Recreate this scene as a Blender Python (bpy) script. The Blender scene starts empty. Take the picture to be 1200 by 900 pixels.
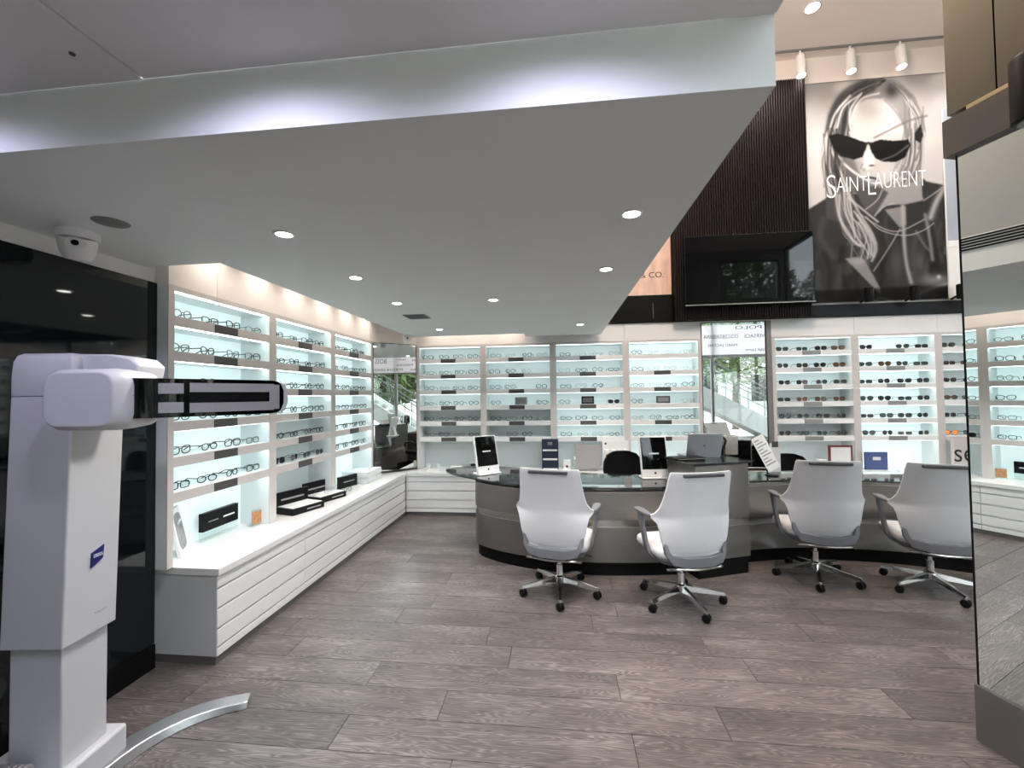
import bpy, bmesh, math, random
import numpy as np
from mathutils import Vector, Matrix
R = math.radians
rnd = random.Random(7)
S = bpy.context.scene
COL = S.collection

# ------------------------------------------------------------------ camera, world, sun, exposure
cd = bpy.data.cameras.new('camera'); cam = bpy.data.objects.new('camera', cd); COL.objects.link(cam)
cd.sensor_width = 36; cd.lens = 36 * 500 / 1200; cd.clip_start = .02; cd.clip_end = 200
yaw, pit, rol = R(6.16), R(1.5), R(.8)
F = Vector((-math.sin(yaw) * math.cos(pit), math.cos(yaw) * math.cos(pit), math.sin(pit)))
R0 = Vector((math.cos(yaw), math.sin(yaw), 0)); U0 = R0.cross(F)
Rv = R0 * math.cos(rol) - U0 * math.sin(rol); Uv = U0 * math.cos(rol) + R0 * math.sin(rol)
M = Matrix((Rv, Uv, -F)).transposed().to_4x4(); M.translation = (0, 0, 1.6)
cam.matrix_world = M
S.camera = cam
W = bpy.data.worlds.new('daylight'); S.world = W; W.use_nodes = True
nt = W.node_tree; bg = nt.nodes['Background']
sky = nt.nodes.new('ShaderNodeTexSky'); sky.sky_type = 'NISHITA'; sky.sun_disc = False
sky.sun_elevation = R(50); sky.sun_rotation = R(200); sky.air_density = 1; sky.dust_density = 2
hs = nt.nodes.new('ShaderNodeHueSaturation'); hs.inputs['Saturation'].default_value = .35
nt.links.new(sky.outputs[0], hs.inputs['Color']); nt.links.new(hs.outputs[0], bg.inputs[0]); bg.inputs[1].default_value = 1.0
sl = bpy.data.lights.new('sun', 'SUN'); sl.energy = 2.6; sl.angle = R(1); sl.color = (1, .95, .87)
so = bpy.data.objects.new('sun', sl); COL.objects.link(so); so.rotation_euler = (R(28), R(-22), 0)
vs = S.view_settings; vs.view_transform = 'Standard'; vs.look = 'None'; vs.exposure = 1.2; vs.gamma = 1; vs.use_curve_mapping = False
S.display_settings.display_device = 'sRGB'
cy = S.cycles; cy.use_denoising = True; cy.max_bounces = 7; cy.diffuse_bounces = 3; cy.glossy_bounces = 4
cy.transparent_max_bounces = 10; cy.transmission_bounces = 4; cy.caustics_reflective = False; cy.caustics_refractive = False
cy.sample_clamp_indirect = 4

# ------------------------------------------------------------------ materials
def mat(name, col, rough=.5, metal=0, emit=None, es=0, spec=.5, noise=None, bump=None, coat=0, alpha=1):
    m = bpy.data.materials.new(name); m.use_nodes = True
    t = m.node_tree; b = t.nodes['Principled BSDF']
    b.inputs['Base Color'].default_value = (*col, 1); b.inputs['Roughness'].default_value = rough
    b.inputs['Metallic'].default_value = metal; b.inputs['Specular IOR Level'].default_value = spec
    b.inputs['Coat Weight'].default_value = coat; b.inputs['Coat Roughness'].default_value = .08
    if emit: b.inputs['Emission Color'].default_value = (*emit, 1); b.inputs['Emission Strength'].default_value = es
    if noise:
        sc, amt = noise[:2]; stretch = noise[2] if len(noise) > 2 else (1, 1, 1)
        tc = t.nodes.new('ShaderNodeTexCoord'); mp = t.nodes.new('ShaderNodeMapping'); mp.inputs['Scale'].default_value = stretch
        nz = t.nodes.new('ShaderNodeTexNoise'); nz.inputs['Scale'].default_value = sc; nz.inputs['Detail'].default_value = 5
        rp = t.nodes.new('ShaderNodeMapRange'); rp.inputs['To Min'].default_value = 1 - amt; rp.inputs['To Max'].default_value = 1 + amt
        mx = t.nodes.new('ShaderNodeVectorMath'); mx.operation = 'SCALE'; mx.inputs[0].default_value = col
        t.links.new(tc.outputs['Object'], mp.inputs[0]); t.links.new(mp.outputs[0], nz.inputs['Vector'])
        t.links.new(nz.outputs['Fac'], rp.inputs['Value']); t.links.new(rp.outputs[0], mx.inputs['Scale'])
        t.links.new(mx.outputs[0], b.inputs['Base Color'])
        if bump:
            bp = t.nodes.new('ShaderNodeBump'); bp.inputs['Strength'].default_value = bump; bp.inputs['Distance'].default_value = .01
            t.links.new(nz.outputs['Fac'], bp.inputs['Height']); t.links.new(bp.outputs[0], b.inputs['Normal'])
    return m

def glass_mat(name, tint, refl):
    m = bpy.data.materials.new(name); m.use_nodes = True; t = m.node_tree; t.nodes.clear()
    o = t.nodes.new('ShaderNodeOutputMaterial'); tr = t.nodes.new('ShaderNodeBsdfTransparent'); gl = t.nodes.new('ShaderNodeBsdfGlossy')
    tr.inputs[0].default_value = (*tint, 1); gl.inputs['Roughness'].default_value = .02
    mx = t.nodes.new('ShaderNodeMixShader'); lw = t.nodes.new('ShaderNodeLayerWeight'); lw.inputs['Blend'].default_value = .12
    fr = t.nodes.new('ShaderNodeMapRange'); fr.inputs['To Min'].default_value = refl; fr.inputs['To Max'].default_value = refl + .35
    t.links.new(lw.outputs['Facing'], fr.inputs['Value']); t.links.new(fr.outputs[0], mx.inputs[0]); t.links.new(tr.outputs[0], mx.inputs[1]); t.links.new(gl.outputs[0], mx.inputs[2])
    t.links.new(mx.outputs[0], o.inputs[0]); return m

def plank_mat():
    m = bpy.data.materials.new('grey_oak_plank'); m.use_nodes = True; t = m.node_tree; b = t.nodes['Principled BSDF']; N = t.nodes.new; L = t.links.new
    tc = N('ShaderNodeTexCoord'); oi = N('ShaderNodeObjectInfo')
    off = N('ShaderNodeVectorMath'); off.operation = 'SCALE'; off.inputs[0].default_value = (37, 91, 13); L(oi.outputs['Random'], off.inputs['Scale'])
    ad = N('ShaderNodeVectorMath'); L(tc.outputs['Object'], ad.inputs[0]); L(off.outputs[0], ad.inputs[1])
    mp = N('ShaderNodeMapping'); mp.inputs['Scale'].default_value = (1.1, 8, 1); L(ad.outputs[0], mp.inputs[0])
    n1 = N('ShaderNodeTexNoise'); n1.inputs['Scale'].default_value = 1.5; n1.inputs['Detail'].default_value = 2; L(mp.outputs[0], n1.inputs['Vector'])
    # contour rings of a stretched noise make cathedral grain
    mu = N('ShaderNodeMath'); mu.operation = 'MULTIPLY'; mu.inputs[1].default_value = 22; L(n1.outputs['Fac'], mu.inputs[0])
    fr = N('ShaderNodeMath'); fr.operation = 'PINGPONG'; fr.inputs[1].default_value = .5; L(mu.outputs[0], fr.inputs[0])
    mp2 = N('ShaderNodeMapping'); mp2.inputs['Scale'].default_value = (4, 110, 1); L(ad.outputs[0], mp2.inputs[0])
    n2 = N('ShaderNodeTexNoise'); n2.inputs['Scale'].default_value = 1.5; n2.inputs['Detail'].default_value = 4; L(mp2.outputs[0], n2.inputs['Vector'])
    mp3 = N('ShaderNodeMapping'); mp3.inputs['Scale'].default_value = (1, 3, 1); L(ad.outputs[0], mp3.inputs[0])
    n3 = N('ShaderNodeTexNoise'); n3.inputs['Scale'].default_value = 2.2; n3.inputs['Detail'].default_value = 3; L(mp3.outputs[0], n3.inputs['Vector'])
    a1 = N('ShaderNodeMath'); a1.operation = 'MULTIPLY_ADD'; a1.inputs[1].default_value = .52; L(fr.outputs[0], a1.inputs[0])
    m2 = N('ShaderNodeMath'); m2.operation = 'MULTIPLY'; m2.inputs[1].default_value = .62; L(n2.outputs['Fac'], m2.inputs[0]); L(m2.outputs[0], a1.inputs[2])
    a2 = N('ShaderNodeMath'); a2.operation = 'MULTIPLY_ADD'; a2.inputs[1].default_value = .5; L(n3.outputs['Fac'], a2.inputs[0]); L(a1.outputs[0], a2.inputs[2])
    a3 = N('ShaderNodeMath'); a3.operation = 'MULTIPLY_ADD'; a3.inputs[1].default_value = .12; L(oi.outputs['Random'], a3.inputs[0]); L(a2.outputs[0], a3.inputs[2])
    cr = N('ShaderNodeValToRGB'); cr.color_ramp.elements[0].position = .56; cr.color_ramp.elements[0].color = (.066, .056, .054, 1)
    cr.color_ramp.elements[1].position = 1.2; cr.color_ramp.elements[1].color = (.235, .207, .198, 1)
    e = cr.color_ramp.elements.new(.85); e.color = (.132, .113, .108, 1)
    sb = N('ShaderNodeMath'); sb.operation = 'SUBTRACT'; sb.inputs[1].default_value = -.06; L(a3.outputs[0], sb.inputs[0])
    L(sb.outputs[0], cr.inputs[0]); L(cr.outputs[0], b.inputs['Base Color'])
    b.inputs['Roughness'].default_value = .36; b.inputs['Specular IOR Level'].default_value = .42
    bp = N('ShaderNodeBump'); bp.inputs['Strength'].default_value = .12; bp.inputs['Distance'].default_value = .004
    L(a1.outputs[0], bp.inputs['Height']); L(bp.outputs[0], b.inputs['Normal']); return m

def banner_mat():
    m = mat('banner_vinyl', (.78, .76, .78), .6, noise=(3, .03)); t = m.node_tree; b = t.nodes['Principled BSDF']
    tl = t.nodes.new('ShaderNodeBsdfTranslucent'); tl.inputs[0].default_value = (.8, .78, .8, 1); mx = t.nodes.new('ShaderNodeMixShader'); mx.inputs[0].default_value = .45
    t.links.new(b.outputs[0], mx.inputs[1]); t.links.new(tl.outputs[0], mx.inputs[2]); t.links.new(mx.outputs[0], t.nodes['Material Output'].inputs[0]); return m

def vcol_mat(name, rough=.6):
    m = mat(name, (1, 1, 1), rough, spec=.05); t = m.node_tree
    a = t.nodes.new('ShaderNodeVertexColor'); a.layer_name = 'Col'; t.links.new(a.outputs[0], t.nodes['Principled BSDF'].inputs['Base Color']); return m

X_ = dict(
 white=mat('white_paint', (.78, .77, .765), .55, noise=(3, .03)),
 soffit=mat('ceiling_paint', (.80, .825, .82), .7, noise=(2, .03)),
 near=mat('front_ceiling_paint', (.86, .84, .85), .7, noise=(1.5, .06)),
 warmwall=mat('warm_white_panel', (.84, .785, .75), .5, noise=(2, .03)),
 lacq=mat('white_lacquer', (.82, .815, .81), .22, noise=(4, .015), coat=.3),
 unit=mat('unit_panel', (.60, .56, .54), .35, noise=(4, .02)),
 niche=mat('niche_white', (.80, .84, .84), .4, noise=(3, .02)),
 endp=mat('grey_end_panel', (.62, .63, .64), .4, noise=(2, .03)),
 plate=mat('graphite_plate', (.085, .08, .08), .35, metal=.2, noise=(9, .1)),
 plate2=mat('silver_plate', (.25, .25, .25), .35, metal=.3, noise=(9, .1)),
 black=mat('black_plastic', (.006, .006, .007), .4, spec=.15, noise=(20, .1)),
 kick=mat('black_kickboard', (.005, .005, .005), .5, spec=.1, noise=(20, .1)),
 bglass=mat('black_backpainted_glass', (.004, .006, .007), .04, spec=.45, noise=(2, .05)),
 dglass=mat('smoked_glass_top', (.02, .024, .025), .05, spec=.8, noise=(3, .05)),
 steel=mat('brushed_taupe_steel', (.21, .198, .187), .34, metal=.85, noise=(2.2, .10, (.6, .6, 60))),
 steel2=mat('bright_steel_strip', (.34, .32, .30), .25, metal=.9, noise=(3, .05)),
 chrome=mat('chrome', (.72, .72, .73), .12, metal=1, noise=(5, .03)),
 mirror=mat('mirror_silver', (.80, .83, .82), .0, metal=1, noise=(1, .005)),
 bronze=mat('bronze_tinted_mirror', (.19, .175, .14), .06, metal=1, noise=(2, .06)),
 band=mat('taupe_band', (.125, .112, .105), .5, noise=(3, .05)),
 plinth=mat('grey_metal_plinth', (.145, .135, .128), .42, metal=.3, noise=(2, .1)),
 brass=mat('brass_strip', (.62, .5, .3), .3, metal=1, noise=(5, .05)),
 chairw=mat('white_chair_shell', (.76, .765, .78), .42, noise=(60, .02)),
 chairs=mat('white_seat_leather', (.72, .72, .73), .45, noise=(50, .03), bump=.1),
 grey=mat('grey_plastic', (.165, .17, .19), .45, noise=(20, .05)),
 dgrey=mat('dark_grey_plastic', (.06, .062, .068), .45, noise=(20, .06)),
 fabric=mat('black_fabric', (.005, .005, .006), .8, spec=.1, noise=(150, .3), bump=.2),
 slat=mat('dark_walnut_slat', (.0075, .0036, .004), .5, spec=.12, noise=(2, .3, (20, 20, .6))),
 slatback=mat('black_backing', (.003, .003, .003), .6, spec=.1, noise=(5, .1)),
 screen=mat('screen_glass', (.002, .002, .0025), .03, spec=.22, noise=(2, .1)),
 machine=mat('machine_white', (.60, .60, .625), .38, noise=(3, .02)),
 machine2=mat('sensor_grey', (.36, .35, .36), .35, noise=(5, .04)),
 alu=mat('brushed_aluminium', (.50, .51, .54), .32, metal=.85, noise=(4, .08, (30, 2, 2))),
 blue=mat('logo_blue', (.012, .014, .14), .4, noise=(8, .05)),
 navy=mat('navy_card', (.018, .022, .05), .45, noise=(8, .08)),
 bluebox=mat('blue_card', (.06, .10, .26), .45, noise=(8, .08)),
 red=mat('dark_red_frame', (.16, .02, .025), .4, noise=(8, .08)),
 paper=mat('white_paper', (.80, .80, .79), .7, noise=(12, .02)),
 print=mat('printed_grey', (.30, .30, .30), .7, noise=(25, .6)),
 clearp=glass_mat('clear_acrylic', (.93, .97, .96), .05),
 pane=glass_mat('window_glass', (.94, .97, .96), .04),
 lensc=glass_mat('clear_lens', (.95, .97, .97), .02),
 lensd=mat('dark_lens', (.012, .012, .014), .08, spec=.7, noise=(5, .1)),
 lensb=mat('brown_lens', (.10, .045, .02), .08, spec=.7, noise=(5, .1)),
 lensg=mat('green_lens', (.02, .035, .03), .08, spec=.7, noise=(5, .1)),
 lensr=mat('orange_mirror_lens', (.65, .16, .03), .1, metal=.5, noise=(5, .1)),
 fblack=mat('black_acetate', (.01, .01, .011), .25, noise=(9, .1)),
 ftort=mat('tortoise_acetate', (.06, .025, .012), .25, noise=(60, .8)),
 fgrey=mat('grey_acetate', (.16, .16, .165), .3, noise=(9, .1)),
 fsilver=mat('silver_wire', (.42, .43, .43), .3, metal=.8, noise=(9, .05)),
 fgold=mat('gold_wire', (.45, .33, .18), .3, metal=.9, noise=(9, .05)),
 fred=mat('red_acetate', (.25, .06, .05), .3, noise=(9, .1)),
 fclear=mat('pale_clear_acetate', (.50, .53, .53), .3, noise=(9, .05)),
 vent=mat('grey_vent', (.18, .18, .18), .5, noise=(9, .05)),
 bulk=mat('bulkhead_paint', (.40, .405, .40), .7, noise=(2, .03)),
 cove=mat('cove_white', (.7, .68, .66), .6, noise=(2, .03)),
 upceil=mat('upper_ceiling_paint', (.84, .77, .73), .6, noise=(1, .03)),
 lamp=mat('downlight_lens', (1, 1, 1), .5, emit=(1, .97, .93), es=14, noise=(5, .01)),
 lampw=mat('warm_lamp_lens', (1, .9, .8), .5, emit=(1, .88, .74), es=16, noise=(5, .01)),
 ring=mat('glowing_gold_ring', (.8, .6, .3), .3, emit=(1, .72, .42), es=8, noise=(5, .01)),
 bark=mat('bark', (.10, .075, .055), .9, noise=(12, .4, (1, 1, .3)), bump=.4),
 leaf=mat('leaf', (.10, .15, .04), .6, noise=(1.3, .7)),
 ground=mat('outdoor_paving', (.42, .40, .37), .8, noise=(2, .15)),
 concrete=mat('pale_concrete', (.46, .47, .46), .8, noise=(3, .1)),
 rail=mat('steel_rail', (.12, .12, .125), .35, metal=.7, noise=(5, .1)),
 awall=mat('facade_render', (.55, .53, .5), .8, noise=(2, .1)),
 peach=mat('peach_print', (.72, .50, .40), .5, noise=(2.2, .45, (5, 1, 1.4))),
 photo=mat('photo_print', (.45, .22, .10), .4, noise=(35, .9)),
 bluepic=mat('blue_grey_print', (.33, .37, .43), .45, noise=(3, .35, (1, 1, .5))),
 coil=mat('grey_coiled_cable', (.33, .32, .31), .4, noise=(30, .1)),
 ink=mat('black_ink', (.015, .015, .015), .6, noise=(9, .05)),
 whiteink=mat('white_ink', (.9, .9, .9), .5, noise=(9, .02)),
 plank=plank_mat(), banner=banner_mat(), poster=vcol_mat('poster_print'),
)
for k, c, e in (('lit3', (.66, .84, .85), .25), ('lit2', (.64, .81, .82), .145), ('lit1', (.64, .74, .73), .05), ('lit0', (.5, .52, .51), .004)):
    X_[k] = mat('niche_back_glow_' + k, (.74, .80, .80), .35, emit=c, es=e, noise=(2, .02))  # niche backs given an added glow, standing in for LED light on them
for k, e in (('lit3', 3.2), ('lit2', 1.7), ('lit1', .8), ('lit0', .2)):
    X_['led' + k] = mat('led_strip_' + k, (.9, .9, .9), .5, emit=(.80, .99, 1.0), es=e, noise=(5, .01))

# ------------------------------------------------------------------ geometry helpers
class G:
    def __init__(s): s.v = []; s.f = []
    def add(s, v, f):
        n = len(s.v); s.v += [tuple(p) for p in v]; s.f += [[i + n for i in q] for q in f]; return s
    def box(s, x0, x1, y0, y1, z0, z1):
        return s.add([(x0, y0, z0), (x1, y0, z0), (x1, y1, z0), (x0, y1, z0), (x0, y0, z1), (x1, y0, z1), (x1, y1, z1), (x0, y1, z1)],
                     [(0, 3, 2, 1), (4, 5, 6, 7), (0, 1, 5, 4), (1, 2, 6, 5), (2, 3, 7, 6), (3, 0, 4, 7)])
    def prism(s, poly, z0, z1, top=None):
        n = len(poly); top = top or poly
        return s.add([(x, y, z0) for x, y in poly] + [(x, y, z1) for x, y in top],
                     [list(range(n))[::-1], list(range(n, 2 * n))] + [(i, (i + 1) % n, n + (i + 1) % n, n + i) for i in range(n)])
    def prismx(s, poly, x0, x1):   # poly in (y,z)
        n = len(poly)
        return s.add([(x0, a, b) for a, b in poly] + [(x1, a, b) for a, b in poly],
                     [list(range(n))[::-1], list(range(n, 2 * n))] + [(i, (i + 1) % n, n + (i + 1) % n, n + i) for i in range(n)])
    def prismy(s, poly, y0, y1):   # poly in (x,z)
        n = len(poly)
        return s.add([(a, y0, b) for a, b in poly] + [(a, y1, b) for a, b in poly],
                     [list(range(n))[::-1], list(range(n, 2 * n))] + [(i, (i + 1) % n, n + (i + 1) % n, n + i) for i in range(n)])
    def loft(s, rings, closed=True, cap=True):
        n = len(rings[0]); v = [p for r in rings for p in r]; f = []
        for k in range(len(rings) - 1):
            for i in range(n if closed else n - 1):
                j = (i + 1) % n; f.append((k * n + i, k * n + j, (k + 1) * n + j, (k + 1) * n + i))
        if cap: f += [list(range(n))[::-1], list(range((len(rings) - 1) * n, len(rings) * n))]
        return s.add(v, f)
    def lathe(s, prof, n=20, o=(0, 0, 0)):
        return s.loft([[(o[0] + r * math.cos(2 * math.pi * i / n), o[1] + r * math.sin(2 * math.pi * i / n), o[2] + z) for i in range(n)] for r, z in prof])
    def tube(s, path, r, n=8, closed=False):
        P = [Vector(p) for p in path]; m = len(P); rings = []; up = Vector((0, 0, 1)); rr = r if isinstance(r, (list, tuple)) else [r] * m
        for i in range(m):
            a = P[(i - 1) % m] if (closed or i) else P[i]; b = P[(i + 1) % m] if (closed or i < m - 1) else P[i]
            t = (b - a).normalized(); u = up if abs(t.dot(up)) < .95 else Vector((0, 1, 0))
            e1 = t.cross(u).normalized(); e2 = e1.cross(t)
            rings.append([P[i] + e1 * (rr[i] * math.cos(2 * math.pi * k / n)) + e2 * (rr[i] * math.sin(2 * math.pi * k / n)) for k in range(n)])
        if closed: rings.append(rings[0]); return s.loft(rings, cap=False)
        return s.loft(rings)
    def tr(s, m): s.v = [tuple(m @ Vector(p)) for p in s.v]; return s
    def mesh(s, name, m, smooth=35):
        me = bpy.data.meshes.new(name); me.from_pydata(s.v, [], s.f)
        bm = bmesh.new(); bm.from_mesh(me); bmesh.ops.remove_doubles(bm, verts=bm.verts, dist=1e-5)
        bmesh.ops.recalc_face_normals(bm, faces=bm.faces); bm.to_mesh(me); bm.free()
        if smooth: 
            me.polygons.foreach_set('use_smooth', [True] * len(me.polygons)); me.set_sharp_from_angle(angle=R(smooth))
        if m: me.materials.append(X_[m] if isinstance(m, str) else m)
        return me
def link(o, parent=None):
    COL.objects.link(o)
    if parent: o.parent = parent
    return o
def ob(name, g, m, parent=None, bevel=0, loc=None, rz=0, smooth=35, seg=2, sub=0):
    me = g if isinstance(g, bpy.types.Mesh) else g.mesh(name, m, smooth)
    o = link(bpy.data.objects.new(name, me), parent)
    if loc is not None: o.location = loc
    o.rotation_euler.z = rz
    if bevel:
        b = o.modifiers.new('edge', 'BEVEL'); b.width = bevel; b.segments = seg; b.limit_method = 'ANGLE'; b.angle_limit = R(40)
    if sub:
        b = o.modifiers.new('smooth', 'SUBSURF'); b.levels = sub; b.render_levels = sub
    return o
def tag(o, label, cat, group=None):
    o['label'] = label; o['category'] = cat
    if group: o['group'] = group
    return o
def thing(name, label, cat, loc=(0, 0, 0), rz=0, group=None):
    o = link(bpy.data.objects.new(name, None)); o.empty_display_size = .1; o.location = loc; o.rotation_euler.z = rz
    return tag(o, label, cat, group)
def struct(o): o['kind'] = 'structure'; return o
def box(name, m, dims, parent=None, bevel=0, **k): return ob(name, G().box(*dims), m, parent, bevel, **k)
def dup(o, parent=None):
    c = o.copy(); link(c, parent)
    for ch in o.children: dup(ch, c)
    return c
_dg = None
def text(name, body, m, parent, width=None, height=None, loc=(0, 0, 0), rot=(0, 0, 0), depth=.001, align='CENTER', spacing=1, thin=0):
    cu = bpy.data.curves.new(name, 'FONT'); cu.body = body; cu.extrude = depth; cu.align_x = align; cu.space_character = spacing
    cu.resolution_u = 3; cu.offset = thin
    t = bpy.data.objects.new(name + '_source', cu); COL.objects.link(t)
    dg = bpy.context.evaluated_depsgraph_get(); me = bpy.data.meshes.new_from_object(t.evaluated_get(dg))
    bpy.data.objects.remove(t)
    co = np.empty(len(me.vertices) * 3); me.vertices.foreach_get('co', co); co = co.reshape(-1, 3)
    w, h = np.ptp(co[:, 0]), np.ptp(co[:, 1]); sx = width / w if width else height / h; sy = height / h if height else sx
    co[:, 0] *= sx; co[:, 1] *= sy; me.vertices.foreach_set('co', co.ravel()); me.materials.clear(); me.materials.append(X_[m]); me.update()
    o = link(bpy.data.objects.new(name, me), parent); o.location = loc; o.rotation_euler = rot; return o
def spot(name, parent, loc, rot, energy, col=(1, .95, .9), size=100, blend=.6, radius=.04):
    l = bpy.data.lights.new(name, 'SPOT'); l.energy = energy; l.color = col; l.spot_size = R(size); l.spot_blend = blend; l.shadow_soft_size = radius
    o = link(bpy.data.objects.new(name, l), parent); o.location = loc; o.rotation_euler = rot; return o
def aim(o, frm, to):
    o.rotation_euler = (Vector(to) - Vector(frm)).to_track_quat('-Z', 'Y').to_euler()
def smooth_curve(pts, n=8):
    P = [Vector(p) for p in pts]; out = []
    for i in range(len(P) - 1):
        a, b, c, d = P[max(i - 1, 0)], P[i], P[i + 1], P[min(i + 2, len(P) - 1)]
        for k in range(n):
            t = k / n; out.append(.5 * ((2 * b) + (c - a) * t + (2 * a - 5 * b + 4 * c - d) * t * t + (3 * b - a - 3 * c + d) * t ** 3))
    out.append(P[-1]); return [tuple(p) for p in out]
def rrect(w, h, r, n=4, cx=0, cy=0):
    out = []
    for sx, sy, a0 in ((1, 1, 0), (-1, 1, 90), (-1, -1, 180), (1, -1, 270)):
        for k in range(n + 1):
            a = R(a0 + 90 * k / n); out.append((cx + sx * (w / 2 - r) + r * math.cos(a), cy + sy * (h / 2 - r) + r * math.sin(a)))
    return out

# ------------------------------------------------------------------ setting: floor of planks
fl = struct(box('floor', 'kick', (-2.9, 7.2, -2.7, 6.3, -.08, -.0125)))
PW, PL = .2155, 1.39
pm = G().box(.0016, PL - .0016, .0014, PW - .0014, -.012, 0).mesh('plank', 'plank', 0)
ends = {0: .317, 1: .767, 2: .30, 3: 1.07, -1: .9}
row = -20; n = 0
y = 1.878 + row * PW
while y < 6.2:
    ph = ends.get(row, (row * .53 + .17 * (row % 3)) % PL) % PL
    x = ph - 3 * PL
    while x < 5.8:
        if x + PL > -2.5 and not (x > 3.9 and y < 1.5) and y > -1.9 and x + PL < 7:
            p = link(bpy.data.objects.new('plank', pm), fl); p.location = (x, y, 0); n += 1
        x += PL
    y += PW; row += 1

# ------------------------------------------------------------------ setting: walls and ceilings
wl = struct(box('wall_left', 'white', (-2.9, -2.445, -2.7, 2.352, 0, 2.8)))
box('wall_panel', 'white', (-2.9, -2.68, 2.352, 6.3, 0, 2.8), wl)
box('glass_panel', 'bglass', (-2.445, -2.432, .95, 2.35, .145, 2.315), wl)
box('glass_panel', 'bglass', (-2.445, -2.432, -.9, .946, .145, 2.315), wl)
box('glass_panel', 'bglass', (-2.445, -2.432, -2.5, -.904, .145, 2.315), wl)
for a, b in ((2.356, 2.728), (2.732, 5.17), (5.174, 5.44)):
    box('header_panel', 'warmwall', (-2.60, -2.36, a, b, 2.312, 2.78), wl)
struct(box('baseboard_left', 'kick', (-2.445, -2.425, -2.5, 2.35, 0, .14)))
wb = struct(box('wall_back', 'white', (-2.9, 7.2, 6.16, 6.4, 0, 6.1)))
box('upper_wall', 'upceil', (.40, 7.2, 5.885, 6.16, 2.56, 6.1), wb)
tb = struct(link(bpy.data.objects.new('trim_1', None)))
for a, b in ((-2.02, -.44), (-.436, .9), (.904, 1.884)):
    box('header_panel', 'warmwall' if a < -1 else 'white', (a, b, 5.86, 6.16, 2.314, 2.78 if b < .5 else 2.54), tb)
for a, b in ((1.888, 2.74), (2.744, 3.762), (3.766, 4.727), (4.731, 7.2)):
    box('header_panel', 'white', (a, b, 5.86, 6.16, 2.525 if a < 2 else 2.314, 2.54), tb)
ob('header_panel', G().prism([(-2.44, 5.405), (-1.992, 5.853), (-2.4, 6.14), (-2.66, 5.8)], 2.335, 2.78), 'warmwall', tb, smooth=0)
# low ceiling with light slots along the shelving
so_poly = [(-2.445, 1.165), (.58, 1.165), (.58, 5.78), (-.43, 5.78), (-.43, 5.53), (-1.96, 5.53), (-1.96, 2.29), (-2.445, 2.29)]
cl = struct(ob('ceiling', G().prism(so_poly, 2.40, 2.595), 'soffit', smooth=0))
box('cove_cover', 'cove', (-2.9, .50, 1.3, 6.2, 2.80, 2.86), cl)
box('cove_side', 'cove', (-2.0, -1.96, 2.33, 5.53, 2.595, 2.80), cl)
box('cove_side', 'cove', (-2.44, -1.96, 2.29, 2.33, 2.595, 2.80), cl)
box('cove_side', 'cove', (-1.96, -.43, 5.49, 5.53, 2.595, 2.80), cl)
wf = struct(box('wall_bulkhead', 'bulk', (.46, .58, 1.165, 5.88, 2.595, 6.1)))
cf = struct(box('ceiling_front', 'dgrey', (-2.9, .59, -2.7, 1.16, 2.60, 2.75)))
box('ceiling_panel', 'near', (-2.44, -1.262, -.9, 1.163, 2.590, 2.602), cf)
box('ceiling_panel', 'near', (-1.255, .585, -.9, 1.163, 2.592, 2.602), cf)
box('ceiling_panel', 'near', (-2.44, .585, -2.5, -.906, 2.591, 2.602), cf)
ob('fixing_screw', G().lathe([(.008, 0), (.006, -.004), (.001, -.005)], 10), 'dgrey', cf, loc=(-1.36, 1.05, 2.590))
box('bulkhead_front', 'bulk', (.46, .59, -2.7, 1.165, 2.60, 6.1), wf)
struct(box('ceiling_upper', 'upceil', (.4, 7.2, -2.7, 6.2, 5.97, 6.1)))
struct(box('wall_rear', 'white', (-2.9, .75, -2.75, -2.5, 0, 6.1)))
struct(box('wall_service', 'white', (6.85, 7.1, 3.6, 6.3, 0, 6.1)))

# shop front glazing behind the camera and along the street side
def glazing(name, a, b, zs, n, along):
    w = struct(link(bpy.data.objects.new(name, None)))
    L = (Vector(b) - Vector(a)).length; d = (Vector(b) - Vector(a)).normalized()
    for i in range(n + 1):
        p = Vector(a) + d * (L * i / n); box('mullion', 'vent', (p.x - .04, p.x + .04, p.y - .05, p.y + .05, zs[0] - .05, zs[-1]), w)
    for z in zs:
        p, q = Vector(a), Vector(b)
        g = G().box(p.x, q.x, p.y - .045, p.y + .045, z - .035, z + .035) if along == 'x' else G().box(p.x - .045, p.x + .045, p.y, q.y, z - .035, z + .035)
        ob('transom', g, 'vent', w)
    for i in range(n):
        for k in range(len(zs) - 1):
            p, q = Vector(a) + d * (L * i / n + .04), Vector(a) + d * (L * (i + 1) / n - .04)
            g = G().box(p.x, q.x, p.y - .005, p.y + .005, zs[k] + .03, zs[k + 1] - .03) if along == 'x' else G().box(p.x - .005, p.x + .005, p.y, q.y, zs[k] + .03, zs[k + 1] - .03)
            ob('pane', g, 'pane', w)
glazing('window_1', (.8, -2.6, 0), (7.0, -2.6, 0), (.05, 2.75, 3.95), 3, 'x')
glazing('window_3', (5.1, -2.6, 0), (6.8, -2.6, 0), (4.45, 5.65), 1, 'x')
wu = struct(box('wall_front_added', 'bulk', (.6, 7.1, -2.7, -2.5, 3.99, 4.42)))  # unseen wall added above the glazing to darken the television's reflection
box('wall_panel', 'bulk', (.6, 5.06, -2.7, -2.5, 4.42, 6.0), wu); box('wall_panel', 'bulk', (6.84, 7.1, -2.7, -2.5, 4.42, 6.0), wu); box('wall_panel', 'bulk', (5.06, 6.84, -2.7, -2.5, 5.68, 6.0), wu)
glazing('window_2', (7.0, -2.5, 0), (7.0, 3.55, 0), (.05, 2.45, 5.95), 4, 'y')

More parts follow.
